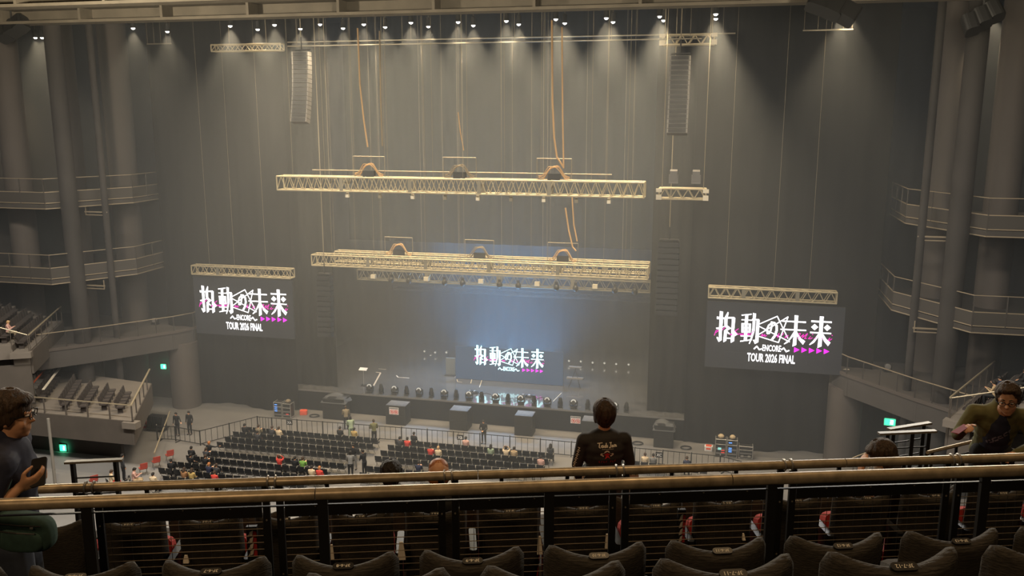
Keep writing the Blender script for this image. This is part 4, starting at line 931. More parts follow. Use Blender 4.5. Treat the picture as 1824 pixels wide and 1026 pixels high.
def back_mesh(hw=0.218, t0=0.075, z0=0.28):
    prof = [(0.0, z0), (-0.02, 0.5), (-0.035, 0.7), (-0.045, 0.80)]       # rear face from below
    t = MB(); na = 16; rows = []
    for i in range(na+1):
        a = -1+2*i/na; s_ = math.copysign(abs(a)**0.8, a)
        th = t0*max(0.02, (1-abs(s_)**7))**0.5; yc = 0.085*s_*s_; zt = 0.865+0.045*s_*s_-0.06*max(0.0, (abs(s_)-0.82)/0.18)**2
        x = hw*s_; ring = []
        for dy, z in prof: ring.append((x, dy+yc-th/2+t0/2, z))
        for k in range(5):
            q = math.pi*(1-k/4); ring.append((x, -0.045+yc+t0/2+th/2*math.cos(q), zt-0.03+0.03*math.sin(q)))
        for dy, z in reversed(prof): ring.append((x, dy+yc+th/2+t0/2, z))
        rows.append(ring)
    n = len(rows[0]); V = [p for r_ in rows for p in r_]
    F = [(i*n+j, (i+1)*n+j, (i+1)*n+j+1, i*n+j+1) for i in range(na) for j in range(n-1)]
    F += [(i*n, i*n+n-1, (i+1)*n+n-1, (i+1)*n) for i in range(na)]
    F += [tuple(range(n)), tuple(na*n+j for j in range(n-1, -1, -1))]
    return t.add(V, F).mesh('backrest', M_fabric, 'all')
SB = back_mesh()
PLATE = MB().rbox((0, 0, 0), (0.084, 0.030, 0.016), 0.014).mesh('number_plate', M_plate)
PAN = MB().rbox((0, 0, 0), (0.43, 0.40, 0.10), 0.06).mesh('seat_pan', M_redpan)
ARM = MB().rbox((0.26, 0.12, 0.58), (0.05, 0.34, 0.05), 0.02).box((0.26, 0.08, 0.29), (0.04, 0.10, 0.55)).mesh('armrest', M_steel)
PAN_D = MB().rbox((0, 0, 0), (0.43, 0.40, 0.10), 0.06).mesh('seat_pan', M_fabric)
def theatre_seat(u, v, z, txt, label, group, rot=0.0):
    # v, z: where the middle of the top edge is
    r = empty('theatre_seat', label=label, cat='seat', group=group, m=tiermat(u, v, z-0.885, rot))
    link('backrest', SB, r)
    p = link('number_plate', PLATE, r, Matrix.Translation((0, -0.008, 0.868)) @ Matrix.Rotation(RAD(25), 4, 'X'))
    if txt: link('seat_number', text_mesh(txt, 0.0135, M_num, 0.055, bold=0.01), p, Matrix.Translation((0, 0, 0.0086)) @ Matrix.Rotation(math.pi, 4, 'Z'))
    link('seat_pan', PAN if v > 4 else PAN_D, r, (Matrix.Translation((0, 0.27, 0.25)) if any(abs(u-a)+abs(v-b) < 0.1 for a, b in ((-0.074, 5.72), (-0.47, 6.72), (3.566, 5.72))) else Matrix.Translation((0, 0.18, 0.46)) @ Matrix.Rotation(RAD(72), 4, 'X')))
    link('armrest', ARM, r)
POS = ['leftmost', 'second', 'third', 'fourth', 'fifth', 'sixth', 'seventh', 'eighth', 'ninth', 'tenth', 'eleventh', 'twelfth', 'thirteenth', 'fourteenth', 'fifteenth', 'sixteenth']
def seat_row(us, v, z, pre, n0, name, ttl):
    for i, u in enumerate(us):
        nm = POS[i]+(' from the left' if i else '')
        theatre_seat(u, v, z, f'{pre}{n0+i}' if ttl else None, f'dark fabric theatre seat in the {name}, {nm}', f'theatre seats, {name}')
seat_row([-0.206+0.52*k for k in range(5)], 2.30, -1.31, '3F-7-', 9, 'nearest row', True)
seat_row([-1.977+0.52*k for k in range(10)], 3.29, -1.775, '3F-6-', 5, 'second row before the near rail', True)
seat_row([-2.674+0.52*k for k in range(15)], 5.72, -2.73, '3F-5-', 3, 'first row beyond the wire mesh', True)
seat_row([-2.55+0.52*k for k in range(14)], 6.72, -3.165, '3F-4-', 3, 'second row beyond the wire mesh', True)

# near hand rail on single posts
R1 = empty('near_handrail', label='thick worn bronze handrail nearest the camera on single black posts', cat='handrail', m=tiermat(0, 3.95, 0))
def seg(u0, u1, z, r_, nm, mt, parent): return MB().path([(u0+(u1-u0)*k/8, 0, z) for k in range(9)], r_, 14).build(nm, mt, parent, smooth=True)
for a, b in ((-4.2, -0.62), (-0.615, 1.40), (1.405, 4.6)): seg(a, b, -1.775, 0.030, 'pipe', M_pipe2, R1)
MB().b2((-4.2, -0.006, -1.832), (4.6, 0.006, -1.826)).build('under_strip', M_steel, R1)
for u in (-1.67, -0.587, 0.499, 1.611, 2.72):
    MB().b2((u-0.024, -0.012, FL[2]+0.005), (u+0.024, 0.012, -1.80)).build('post', M_steel, R1); MB().b2((u-0.05, -0.05, FL[2]+0.001), (u+0.05, 0.05, FL[2]+0.014)).build('foot_plate', M_steel, R1)
# far rail with the wire mesh
R2 = empty('mesh_railing', label='second bronze rail with clamps above panels of horizontal wires', cat='railing', m=tiermat(0, 5.2, 0))
Z2 = -2.244
for a, b in ((-2.62, 0.2), (0.205, 2.6), (2.605, 5.2)): seg(a, b, Z2, 0.029, 'pipe', M_pipe2, R2)
PU = [-2.17, -1.077, 0.014, 1.11, 2.216, 3.353, 4.45]
MB().b2((-2.6, -0.015, Z2-0.095), (5.2, 0.03, Z2-0.075)).build('sticker_bar', M_steel, R2)
clamp = MB().path([(0, 0.036*math.cos(a*math.pi/8), 0.036*math.sin(a*math.pi/8)) for a in range(16)], 0.006, 5, closed=True).mesh('clamp', M_silver, True)
M_bolt = mat('bolt_steel', (0.5, 0.45, 0.36), 0.35, metal=0.7)
boltm = MB().ball((0, 0, 0), 0.007, 6, 4).mesh('bolt', M_bolt, True)
M_sticker = mat('sticker_cream', (0.62, 0.52, 0.28), 0.6); M_sticky = mat('sticker_amber', (0.75, 0.38, 0.03), 0.6)
for i, u in enumerate(PU):
    for d in (-0.042, 0.042):
        b = MB().b2((u+d-0.022, -0.012, FL['a']+0.005), (u+d+0.022, 0.012, Z2-0.03)).build('post_plate', M_steel, R2)
        for zz in (-0.25, -0.62): link('bolt', boltm, b, Matrix.Translation((u+d, -0.014, Z2+zz)))
        link('clamp', clamp, R2, Matrix.Translation((u+d*0.55, 0, Z2)))
    if i+1 < len(PU):
        u2 = PU[i+1]; a, b = u+0.07, u2-0.07
        pl = MB().b2((a, -0.008, Z2-0.235), (b, 0.008, Z2-0.125)).build('top_plate', M_steel, R2)
        for k in range(3): link('bolt', boltm, pl, Matrix.Translation((a+(b-a)*(0.2+0.3*k), -0.012, Z2-0.165)))
        for k in range(13): bar('wire', (a, -0.004, Z2-0.265-0.046*k), (b, -0.004, Z2-0.265-0.046*k), 0.0026, M_wire, R2)
        for k in range(16): x = a+(b-a)*(k+0.5)/16; bar('upright_wire', (x, 0.0, Z2-0.24), (x, 0.0, FL['a']+0.02), 0.0018, M_steel, R2)
        for k in (0.28, 0.72): MB().b2((a+(b-a)*k-0.012, -0.008, Z2-0.075), (a+(b-a)*k+0.012, 0.008, Z2-0.02)).build('stub', M_steel, R2)
        um = (a+b)/2-0.02
        s_ = MB().b2((um-0.065, -0.019, Z2-0.0925), (um+0.065, -0.0155, Z2-0.0775)).build('sticker', M_sticker, R2)
        MB().b2((um-0.085, -0.020, Z2-0.0935), (um-0.067, -0.0155, Z2-0.0765)).build('warning_mark', M_sticky, s_)
        for k in range(6): MB().b2((um-0.055+k*0.019, -0.021, Z2-0.089), (um-0.043+k*0.019, -0.0185, Z2-0.081)).build('print', M_plate, s_)

# flyers and bags tucked between the far seats
M_bagw = mat('white_flyer_bag', (0.70, 0.64, 0.55), 0.7)
def seat_flyer(px0, px1, py0, py1, label, v=5.62):
    a, b = attier(px0, py1, v), attier(px1, py0, v); w_ = (b-a).dot(EU); h = b.z-a.z
    o = MB().add([(0, 0, 0), (w_, 0, 0), (w_*0.7, 0.02, h), (w_*0.25, 0.02, h), (0, 0.02, 0), (w_, 0.02, 0), (w_*0.7, 0.03, h), (w_*0.25, 0.03, h)], [(0, 1, 2, 3), (7, 6, 5, 4), (0, 4, 5, 1), (1, 5, 6, 2), (2, 6, 7, 3), (3, 7, 4, 0)]).build('flyer_bag', M_bagw, None, m=Matrix.Translation(a) @ Matrix.Rotation(TH, 4, 'Z'))
    tag(o, label, 'flyer')
seat_flyer(587, 594, 973, 997, 'narrow white flyer bag between seats left of the fourth post'); seat_flyer(708, 722, 968, 998, 'wide white flyer bag hanging between seats below the centre left post')
seat_flyer(957, 967, 958, 988, 'white flyer bag between seats just left of centre'); seat_flyer(1078, 1087, 954, 978, 'white flyer bag between seats right of centre')
seat_flyer(325, 335, 992, 1004, 'small white paper tip beside a red cushion on the left'); seat_flyer(1323, 1329, 953, 963, 'small white paper tip beside a red cushion on the right')
# hanging red and white strips of packaged merchandise between the far seats
for pxs, lb in (((1206, 1222, 908, 966), 'red and white striped package standing between seats right of centre'), ((441, 457, 938, 990), 'red and white striped package standing between seats on the left')):
    x0, x1, y0, y1 = pxs
    a, b = attier(x0, y1, 5.55), attier(x1, y0, 5.55); w_, h = (b-a).dot(EU), b.z-a.z
    r = empty('striped_package', label=lb, cat='package', m=Matrix.Translation(a) @ Matrix.Rotation(TH, 4, 'Z'))
    MB().b2((0, 0, -0.12), (w_, 0.03, h)).build('sleeve', M_steel, r)
    for k in range(4):
        MB().add([(w_*0.1, -0.004, h*0.22*k), (w_*0.55, -0.004, h*0.22*k+0.01), (w_*0.65, -0.004, h*0.22*(k+1)), (w_*0.35, -0.004, h*0.22*(k+1)-0.01)], [(0, 1, 2, 3)]).build('white_stripe', M_bagw, r)
        MB().add([(w_*0.6, -0.004, h*0.22*k), (w_*0.95, -0.004, h*0.22*k), (w_*0.95, -0.004, h*0.22*(k+0.8)), (w_*0.68, -0.004, h*0.22*(k+0.9))], [(0, 1, 2, 3)]).build('red_stripe', M_redpan, r)
# stair guard frames further down the balcony
def guard_frame(pa, pb, v, label, legs=(0.0, 1.0), v2=None):
    a = attier(*pa, v); b = attier(*pb, v2 or v)
    r = empty('stair_guard', label=label, cat='railing', m=Matrix.Translation(a))
    d = b-a; L = d.length; M = d.to_track_quat('X', 'Z').to_matrix().to_4x4()
    MB().box((L/2, 0, 0), (L+0.10, 0.07, 0.025)).build('top_board', mat('guard_top', (0.17, 0.15, 0.11), 0.5), r, m=M)
    zb = tier(0, 0, FL[7]).z
    for k in legs:
        p = d*(0.06+0.88*k)
        MB().b2((p.x-0.022, p.y-0.022, zb-a.z), (p.x+0.022, p.y+0.022, p.z-0.012)).build('leg', M_steel, r)
    for dz in (-0.20, -0.40, -0.6): bar('cross_rail', (d.x*0.06, d.y*0.06, dz), (d.x*0.94, d.y*0.94, d.z*0.94+dz), 0.009, M_steel, r)
guard_frame((124, 823), (211, 819), 9.9, 'black stair guard frame at the left beyond the rail')
guard_frame((1572, 772), (1660, 768), 9.8, 'nearer black stair guard frame at the right beyond the rail', (0.05, 0.62, 1.0))
guard_frame((1588, 764), (1652, 754), 10.3, 'farther black stair guard frame at the right beyond the rail', (0.0, 0.95), 10.5)
# ------------------------------------------------------------------ people
def fuse(mb, voxel, name, mt, it=4):
    me = bpy.data.meshes.new(name); me.from_pydata(mb.v, [], mb.f)
    o = bpy.data.objects.new(name, me)
    m = o.modifiers.new('r', 'REMESH'); m.mode = 'VOXEL'; m.voxel_size = voxel
    s_ = o.modifiers.new('s', 'SMOOTH'); s_.iterations = it; s_.factor = 0.5
    out = evaluated(o); bpy.data.meshes.remove(me)
    out.materials.clear(); out.materials.append(mt)
    out.polygons.foreach_set('use_smooth', [True]*len(out.polygons)); out.name = name
    return out
V3 = Vector
def limb(mb, pts, rs, n=8):
    pts = [V3(p) for p in pts]; P, Rr = [], []
    for i in range(len(pts)-1):
        for k in range(4):
            t = k/4; P.append(pts[i].lerp(pts[i+1], t)); Rr.append(rs[i]+(rs[i+1]-rs[i])*t)
    P.append(pts[-1]); Rr.append(rs[-1])
    mb.path(P, Rr, n)
    for p, r in zip(pts, rs): mb.ball(p, r*0.99, n, 6)
def hand(mb, w, d, nrm, side, curl=0.5, spread=1.0, k=1.0):
    """palm and five fingers: w wrist, d pointing direction, nrm palm normal (the side the fingers close to), side +1 if the thumb lies along d x nrm"""
    d = V3(d).normalized(); nrm = V3(nrm); nrm = (nrm-d*nrm.dot(d)).normalized(); s_ = d.cross(nrm)*side
    w = V3(w)
    for a in (-0.028, -0.010, 0.010, 0.028):
        limb(mb, [w+s_*a*0.6*k, w+d*0.085*k+s_*a*k], [0.016*k, 0.014*k], 7)
    for a, L in ((0.031, 0.072), (0.011, 0.082), (-0.010, 0.077), (-0.030, 0.060)):
        p = w+d*0.085*k+s_*a*k; dirn = d.copy(); pts = [p]
        for j, f in enumerate((0.42, 0.33, 0.25)):
            ang = curl*(0.55+0.5*j); dirn = (d*math.cos(ang)+nrm*math.sin(ang)+s_*a*1.2*spread).normalized()
            p = p+dirn*L*f*k; pts.append(p)
        limb(mb, pts, [0.0105*k, 0.0098*k, 0.009*k, 0.0075*k], 7)
    p = w+d*0.025*k+s_*0.026*k
    limb(mb, [p, p+(d*0.5+s_*0.75+nrm*0.35).normalized()*0.045*k, p+(d*0.5+s_*0.75+nrm*0.35).normalized()*0.045*k+(d*0.9+s_*0.1+nrm*0.5*curl).normalized()*0.05*k], [0.015*k, 0.0125*k, 0.009*k], 7)
def head_rot(yaw=0, pitch=0, roll=0): return (Matrix.Rotation(RAD(yaw), 3, 'Z') @ Matrix.Rotation(RAD(pitch), 3, 'X') @ Matrix.Rotation(RAD(roll), 3, 'Y'))
def head_shape(mb, c, Q, det=True):
    q = lambda p: V3(c)+Q @ V3(p)
    mb.ball(q((0, -0.008, 0.022)), (0.077, 0.096, 0.098), 14, 10, Q)
    mb.ball(q((0, 0.032, -0.045)), (0.060, 0.058, 0.072), 12, 8, Q)
    mb.ball(q((0, 0.058, -0.092)), (0.032, 0.028, 0.024), 10, 6, Q)
    mb.ball(q((0, 0.095, -0.022)), (0.013, 0.020, 0.015), 8, 6, Q); mb.ball(q((0, 0.086, 0.004)), (0.009, 0.012, 0.022), 8, 6, Q)
    for s_ in (-1, 1):
        mb.ball(q((s_*0.077, -0.006, -0.012)), (0.010, 0.022, 0.034), 8, 6, Q)
        if det:
            mb.ball(q((s_*0.030, 0.082, 0.030)), (0.026, 0.010, 0.008), 8, 5, Q); mb.ball(q((s_*0.042, 0.062, -0.035)), (0.020, 0.018, 0.022), 8, 5, Q)
    if det:
        mb.ball(q((0, 0.084, -0.060)), (0.022, 0.010, 0.006), 8, 5, Q); mb.ball(q((0, 0.081, -0.070)), (0.019, 0.010, 0.006), 8, 5, Q)
def hair_shape(mb, c, Q, style='short'):
    q = lambda p: V3(c)+Q @ V3(p)
    if style == 'balding':
        mb.ball(q((0, -0.035, -0.002)), (0.088, 0.080, 0.075), 14, 8, Q); mb.ball(q((0.0, 0.0, 0.060)), (0.074, 0.084, 0.062), 12, 8, Q)
        return
    mb.ball(q((0, -0.022 if style == 'up' else -0.012, 0.042)), (0.089, 0.096 if style == 'up' else 0.104, 0.092), 14, 10, Q)
    mb.ball(q((0, -0.052, -0.008)), (0.080, 0.060, 0.085), 12, 8, Q)
    if style != 'up': mb.ball(q((0, 0.052, 0.090)), (0.072, 0.048, 0.036), 12, 8, Q)
    else: mb.ball(q((0, 0.045, 0.108)), (0.064, 0.044, 0.028), 12, 8, Q)
    for s_ in (-1, 1): mb.ball(q((s_*0.070, -0.012, 0.02)), (0.022, 0.050, 0.066), 10, 6, Q)
    if style == 'bob':
        mb.ball(q((0, -0.03, 0.02)), (0.106, 0.098, 0.105), 14, 10, Q); mb.ball(q((0, -0.045, -0.018)), (0.096, 0.070, 0.085), 12, 8, Q); mb.ball(q((0, -0.060, -0.070)), (0.060, 0.038, 0.042), 10, 6, Q)
        for s_ in (-1, 1): mb.ball(q((s_*0.078, -0.005, -0.03)), (0.020, 0.045, 0.055), 10, 6, Q)
    if style == 'long':
        mb.ball(q((0, -0.06, -0.09)), (0.085, 0.05, 0.13), 12, 8, Q)
        for s_ in (-1, 1): mb.ball(q((s_*0.075, -0.01, -0.07)), (0.028, 0.05, 0.11), 10, 6, Q)
    if style == 'messy':
        for k in range(26):
            a = rng.uniform(0, 6.28); e = rng.uniform(0.2, 1.2)
            p = V3((0.088*math.cos(a)*math.cos(e), -0.012+0.10*math.sin(a)*math.cos(e), 0.045+0.09*math.sin(e)))
            mb.ball(q(p), (0.018, 0.018, 0.018), 6, 4, Q)
def strands(mb, c, Q, style):
    q = lambda p: V3(c)+Q @ V3(p); n = 46
    low = dict(bob=-36, up=-20, short=-22, long=-62, messy=-25).get(style, -20); big = 1.10 if style == 'bob' else 1.0
    for i in range(n):
        a = 2*math.pi*i/n; back = 0.5-0.5*math.cos(a)                     # 0 front, 1 back
        side = abs(math.sin(a)); end = 38+(low-38)*(back**0.7) if back > 0.12 else (56 if style == 'up' else 36)
        if style in ('short', 'messy') and side > 0.8: end = max(end, -6)
        pts = []; rs = []
        for k in range(8):
            e = RAD(80+(end-80)*k/7); j = rng.uniform(-0.05, 0.05); f = 1.0+rng.uniform(-0.01, 0.015)
            x, y, z = 0.091*big*math.sin(a+j)*math.cos(e)*f, 0.106*math.cos(a+j)*math.cos(e)*f, 0.104*math.sin(e)*f
            pinch = 1.0 if e > -0.1 else 1.0-0.30*(-e)
            pts.append(q((x*pinch, -0.012+y, 0.035+z))); rs.append(0.0115*(1-0.55*(k/7)**2))
        mb.path(pts, rs, 6)
def person_meshes(J, voxel, key, Q=None, style='short', sleeves='long', fine=False, hands=None, jacket=False, bulk=1.0, mats=None):
    """J: joint positions; returns meshes body, shirt, trousers, hair, shoes"""
    Q = Q or Matrix.Identity(3); ms = mats or (None,)*5
    pel, ch, nk, hd = (V3(J[k]) for k in ('pelvis', 'chest', 'neck', 'head'))
    b = MB()
    head_shape(b, hd, Q, fine)
    limb(b, [nk-V3((0, 0, 0.04)), hd-Q @ V3((0, 0.012, 0.055))], [0.060, 0.052], 10)
    up = (nk-pel).normalized()
    def torso(mb, e, lo=0.0):
        shl, shr = V3(J['sh'][0]), V3(J['sh'][1]); ax = (shr-shl).normalized()
        fw = up.cross(ax).normalized() if up.cross(ax).length > 1e-3 else V3((0, 1, 0))
        R3 = Matrix((ax, fw, up)).transposed()
        for f, rx_, ry_ in ((0.0, 0.155, 0.115), (0.18, 0.145, 0.108), (0.36, 0.145, 0.110), (0.55, 0.160, 0.118), (0.72, 0.172, 0.120), (0.86, 0.150, 0.098)):
            mb.ball(pel.lerp(nk, f)+fw*0.0, (rx_*bulk+e, ry_*bulk+e, 0.115+e), 14, 8, R3)
        limb(mb, [shl, shr], [0.062*bulk+e, 0.062*bulk+e], 10)
        limb(mb, [shl+ax*0.03, nk-V3((0, 0, 0.02))], [0.055+e, 0.060+e], 10); limb(mb, [shr-ax*0.03, nk-V3((0, 0, 0.02))], [0.055+e, 0.060+e], 10)
    torso(b, -0.012)
    sh = MB(); torso(sh, 0.006)
    if jacket: limb(sh, [nk+V3((0, -0.02, -0.01)), nk+V3((0, -0.03, 0.03))], [0.075, 0.070], 12)
    for i in (0, 1):
        s_, e_, w_ = (V3(J[k][i]) for k in ('sh', 'el', 'wr'))
        limb(b, [s_, e_, w_], [0.046, 0.037, 0.026], 8)
        dr = (w_-e_).normalized()
        if hands and hands[i]: hand(b, w_, *hands[i])
        else: hand(b, w_, dr, V3((0, 0, -1)) if abs(dr.z) < 0.8 else V3((-1 if i else 1, 0, 0)), 1 if i else -1, 0.6)
        if sleeves == 'long': limb(sh, [s_, e_, w_-dr*0.015], [0.064*bulk, 0.050, 0.038], 9)
        elif sleeves == 'half': limb(sh, [s_, e_, e_.lerp(w_, 0.25)], [0.064*bulk, 0.054, 0.050], 9)
        else: limb(sh, [s_, s_.lerp(e_, 0.72)], [0.064*bulk, 0.056], 9)
    tr = MB(); so = MB()
    for i in (0, 1):
        h, k, a, t = (V3(J[x][i]) for x in ('hip', 'kn', 'an', 'toe'))
        limb(b, [h, k, a, t], [0.078, 0.052, 0.036, 0.028], 8)
        limb(tr, [pel-up*0.0, h, k, k.lerp(a, 0.92)], [0.115*bulk, 0.095*bulk, 0.068, 0.056], 9)
        limb(so, [a-V3((0, 0, 0.03)), t], [0.050, 0.042], 8)
    tr.ball(pel, (0.160*bulk, 0.125*bulk, 0.10), 12, 8)
    hr = MB(); hair_shape(hr, hd, Q, style)
    if fine and style != 'balding': strands(hr, hd, Q, style)
    return dict(body=fuse(b, voxel, key+'_body', ms[0], 3), shirt=fuse(sh, max(voxel, 0.011), key+'_shirt', ms[1], 3), trousers=fuse(tr, max(voxel, 0.014), key+'_trousers', ms[2], 3),
                hair=fuse(hr, voxel*(0.7 if fine else 1), key+'_hair', ms[3], 1 if fine else 2), shoes=fuse(so, max(voxel, 0.014), key+'_shoes', ms[4], 2))
def cloth(name, col): return mat('cloth_'+name, col, 0.85, var=0.18, scale=14)
SKIN = mat('skin', (0.62, 0.33, 0.19), 0.5, var=0.06, scale=9)
def hair_mat(name, col):
    m = mat(name, col, 0.62, var=0.5, scale=55, bump=0.6, stretch=(1, 1, 0.12)); return m
HAIRS = dict(black=hair_mat('hair_black', (0.014, 0.011, 0.009)), brown=hair_mat('hair_brown', (0.045, 0.025, 0.013)), orange=mat('hair_orange', (0.38, 0.14, 0.04), 0.5), blond=mat('hair_blond', (0.45, 0.28, 0.13), 0.5))
CL = dict(black=cloth('black', (0.012, 0.012, 0.013)), charcoal=cloth('charcoal', (0.04, 0.04, 0.043)), navy=cloth('navy', (0.02, 0.024, 0.05)), cream=cloth('cream', (0.62, 0.48, 0.31)), green=cloth('green', (0.27, 0.33, 0.22)), khaki=cloth('khaki', (0.20, 0.16, 0.10)), red=cloth('red', (0.55, 0.05, 0.035)),
          pink=cloth('pink', (0.55, 0.32, 0.26)), grey=cloth('grey', (0.17, 0.165, 0.155)), brightgreen=cloth('leaf', (0.16, 0.33, 0.06)), yellow=cloth('ochre', (0.42, 0.29, 0.10)), tan=cloth('tan', (0.42, 0.30, 0.17)), olive=cloth('olive', (0.13, 0.125, 0.05)), jean=cloth('jean', (0.035, 0.045, 0.07)), white=cloth('white', (0.66, 0.62, 0.56)), brown=cloth('rust', (0.28, 0.14, 0.06)))
def seated(lean=0.0, arms='lap'):
    J = dict(pelvis=(0, 0.02, 0.63), chest=(0, lean*0.6, 0.86), neck=(0, lean, 1.08), head=(0, lean*1.35+0.02, 1.225), sh=[(-0.165, lean, 1.03), (0.165, lean, 1.03)], el=[(-0.19, 0.06+lean, 0.80), (0.19, 0.06+lean, 0.80)], wr=[(-0.12, 0.30+lean, 0.73), (0.12, 0.30+lean, 0.73)],
             hip=[(-0.09, 0.07, 0.595), (0.09, 0.07, 0.595)], kn=[(-0.12, 0.46, 0.56), (0.12, 0.46, 0.56)], an=[(-0.12, 0.42, 0.09), (0.12, 0.42, 0.09)], toe=[(-0.13, 0.57, 0.045), (0.13, 0.57, 0.045)])
    if arms == 'phone': J['wr'] = [(-0.05, 0.34+lean, 0.92), (0.07, 0.34+lean, 0.92)]; J['el'] = [(-0.185, 0.12+lean, 0.80), (0.185, 0.12+lean, 0.80)]
    if arms == 'reach': J['el'][1] = (0.36, 0.12, 0.96); J['wr'][1] = (0.55, 0.25, 0.98)
    if arms == 'head': J['el'] = [(-0.215, 0.16, 1.12), (0.215, 0.16, 1.12)]; J['wr'] = [(-0.12, 0.05, 1.30), (0.12, 0.05, 1.30)]
    return J
def standing(lean=0.0, arms='down'):
    J = dict(pelvis=(0, 0, 0.93), chest=(0, lean*0.5, 1.23), neck=(0, lean, 1.44), head=(0, lean*1.3+0.02, 1.585), sh=[(-0.195, lean, 1.385), (0.195, lean, 1.385)], el=[(-0.25, lean-0.02, 1.12), (0.25, lean-0.02, 1.12)], wr=[(-0.24, 0.06+lean, 0.88), (0.24, 0.06+lean, 0.88)],
             hip=[(-0.09, 0, 0.90), (0.09, 0, 0.90)], kn=[(-0.10, 0.03, 0.50), (0.10, 0.03, 0.50)], an=[(-0.11, 0, 0.09), (0.11, 0, 0.09)], toe=[(-0.12, 0.15, 0.045), (0.12, 0.15, 0.045)])
    if arms == 'hold': J['wr'] = [(-0.06, 0.26+lean, 1.02), (0.06, 0.26+lean, 1.02)]; J['el'] = [(-0.25, 0.06+lean, 1.10), (0.25, 0.06+lean, 1.10)]
    if arms == 'point': J['el'][0] = (-0.36, 0.16, 1.25); J['wr'][0] = (-0.55, 0.34, 1.14)
    return J
TPL = {}
def template(key):
    if key not in TPL:
        pose, arms, lean, style = key
        J = (seated if pose == 'sit' else standing)(lean, arms)
        TPL[key] = person_meshes(J, 0.024, 'small_'+pose, head_rot(0, -25 if arms in ('phone', 'lap') else -6), style, 'long')
    return TPL[key]
def small_person(p, rz, key, label, shirt, trousers='black', hair='black', shoes='black', nm='person', skin=None):
    r = empty(nm, label=label, cat='person', m=Matrix.Translation(p) @ Matrix.Rotation(rz, 4, 'Z'))
    T = template(key)
    b = link('body', T['body'], r, None, SKIN)
    link('shirt', T['shirt'], r, None, CL[shirt]); link('trousers', T['trousers'], r, None, CL[trousers]); link('shoes', T['shoes'], r, None, CL[shoes]); link('hair', T['hair'], r, None, HAIRS[hair])
    return r
LAP = ('sit', 'lap', 0.03, 'short'); PHN = ('sit', 'phone', 0.05, 'short'); LPL = ('sit', 'lap', 0.06, 'long'); RCH = ('sit', 'reach', 0.0, 'short'); HDS = ('sit', 'head', 0.0, 'short')
STD = ('stand', 'down', 0.0, 'short'); HLD = ('stand', 'hold', 0.08, 'short'); PNT = ('stand', 'point', 0.03, 'short'); HLL = ('stand', 'hold', 0.12, 'long')
ROWY = [51.15, 50.15, 49.15, 48.2, 46.75, 45.7, 44.65, 43.6, 42.6]
def sit_at(px, py, key, label, shirt, rz=0.0, **k):
    """py is where the top of the head shows; snap to the nearest chair row"""
    q = atz(px, py, 1.32); c_ = min(CHAIRS, key=lambda r: abs(r[1]-q.y)*1.3+abs(r[0]-q.x)); CHAIRS.remove(c_); x, y = c_
    small_person((x, y, 0.0), rz, key, label, shirt, **k)
def stand_at(px, py, key, label, shirt, rz=0.0, **k):
    q = atz(px, py); small_person((q.x, q.y, 0), rz, key, label, shirt, **k)
sit_at(497, 759, LAP, 'person in a cream top seated near the XA sign', 'cream', hair='brown')
sit_at(485, 760, PHN, 'person in dark clothes seated left of the cream top near the XA sign', 'charcoal', hair='brown')
sit_at(432, 753, LAP, 'person in black alone at the left end of the front rows', 'black')
sit_at(452, 761, PHN, 'person in khaki looking down in the left front rows', 'khaki', hair='brown')
sit_at(463, 764, LAP, 'person in dark grey in the left front rows beside the khaki jacket', 'charcoal')
sit_at(614, 757, LAP, 'person in black seated below the pale green jacket', 'black')
sit_at(627, 761, LAP, 'person in an ochre top seated below the pale green jacket', 'yellow', hair='black')
sit_at(501, 808, HDS, 'person in red with arms raised behind the cross aisle on the left', 'red', hair='brown')
sit_at(524, 812, LAP, 'person in black seated beside the bright green top', 'black', hair='black')
sit_at(541, 814, PHN, 'person in a bright green top behind the cross aisle', 'brightgreen', hair='brown')
sit_at(576, 826, LAP, 'red-jacketed person with orange hair near the aisle group', 'red', hair='orange')
sit_at(590, 833, LAP, 'person in a cream sweater beside the red jacket near the rail', 'cream', hair='black')
sit_at(711, 778, LAP, 'person in grey at the left end of the centre block', 'charcoal', hair='black')
sit_at(726, 780, PHN, 'person in red in the front row of the centre block', 'red', hair='black')
sit_at(741, 771, LAP, 'person in a black shirt at the barrier in the centre block', 'black', hair='black')
sit_at(766, 797, PHN, 'person with a red sleeve in the centre block, left of the blond one', 'red', hair='brown')
sit_at(780, 795, LAP, 'blond person in a cream top in the centre block', 'cream', hair='blond')
sit_at(837, 777, LAP, 'person in a pale pink shirt right of the XB sign', 'pink', hair='black')
sit_at(868, 797, LPL, 'person in a grey-green hoodie behind the suited man', 'green', hair='black')
sit_at(895, 800, HDS, 'dark-haired person in cream holding both arms up', 'cream', hair='black')
sit_at(920, 798, LAP, 'person in tan beside the one with raised arms', 'tan', hair='black')
sit_at(979, 788, LPL, 'person in dark green at the right end of the centre block', 'charcoal', hair='black')
sit_at(972, 809, LAP, 'person in pink at the right end of the centre block', 'pink', hair='black')
sit_at(733, 829, PHN, 'person in navy with a white phone behind the cross aisle', 'navy', hair='black')
sit_at(1029, 812, LAP, 'person in a white shirt left of the man in black', 'white', hair='blond')
sit_at(1142, 806, LAP, 'person in a cream jacket right of the man in black', 'cream', hair='brown')
sit_at(1158, 805, LAP, 'person in grey left of the XC sign', 'grey', hair='black')
sit_at(1221, 812, PHN, 'person in navy holding a phone right of the XC sign', 'navy', hair='brown')
sit_at(326, 782, RCH, 'orange-haired person in black stretching one arm', 'black', hair='orange', trousers='grey')
sit_at(350, 794, LAP, 'person in black bowed forward in the left block', 'black', rz=0.2)
sit_at(361, 797, PHN, 'person in black right of the bowed one in the left block', 'charcoal', hair='brown')
sit_at(338, 813, LAP, 'person in black with bare forearm in the left block', 'black', rz=-0.3)
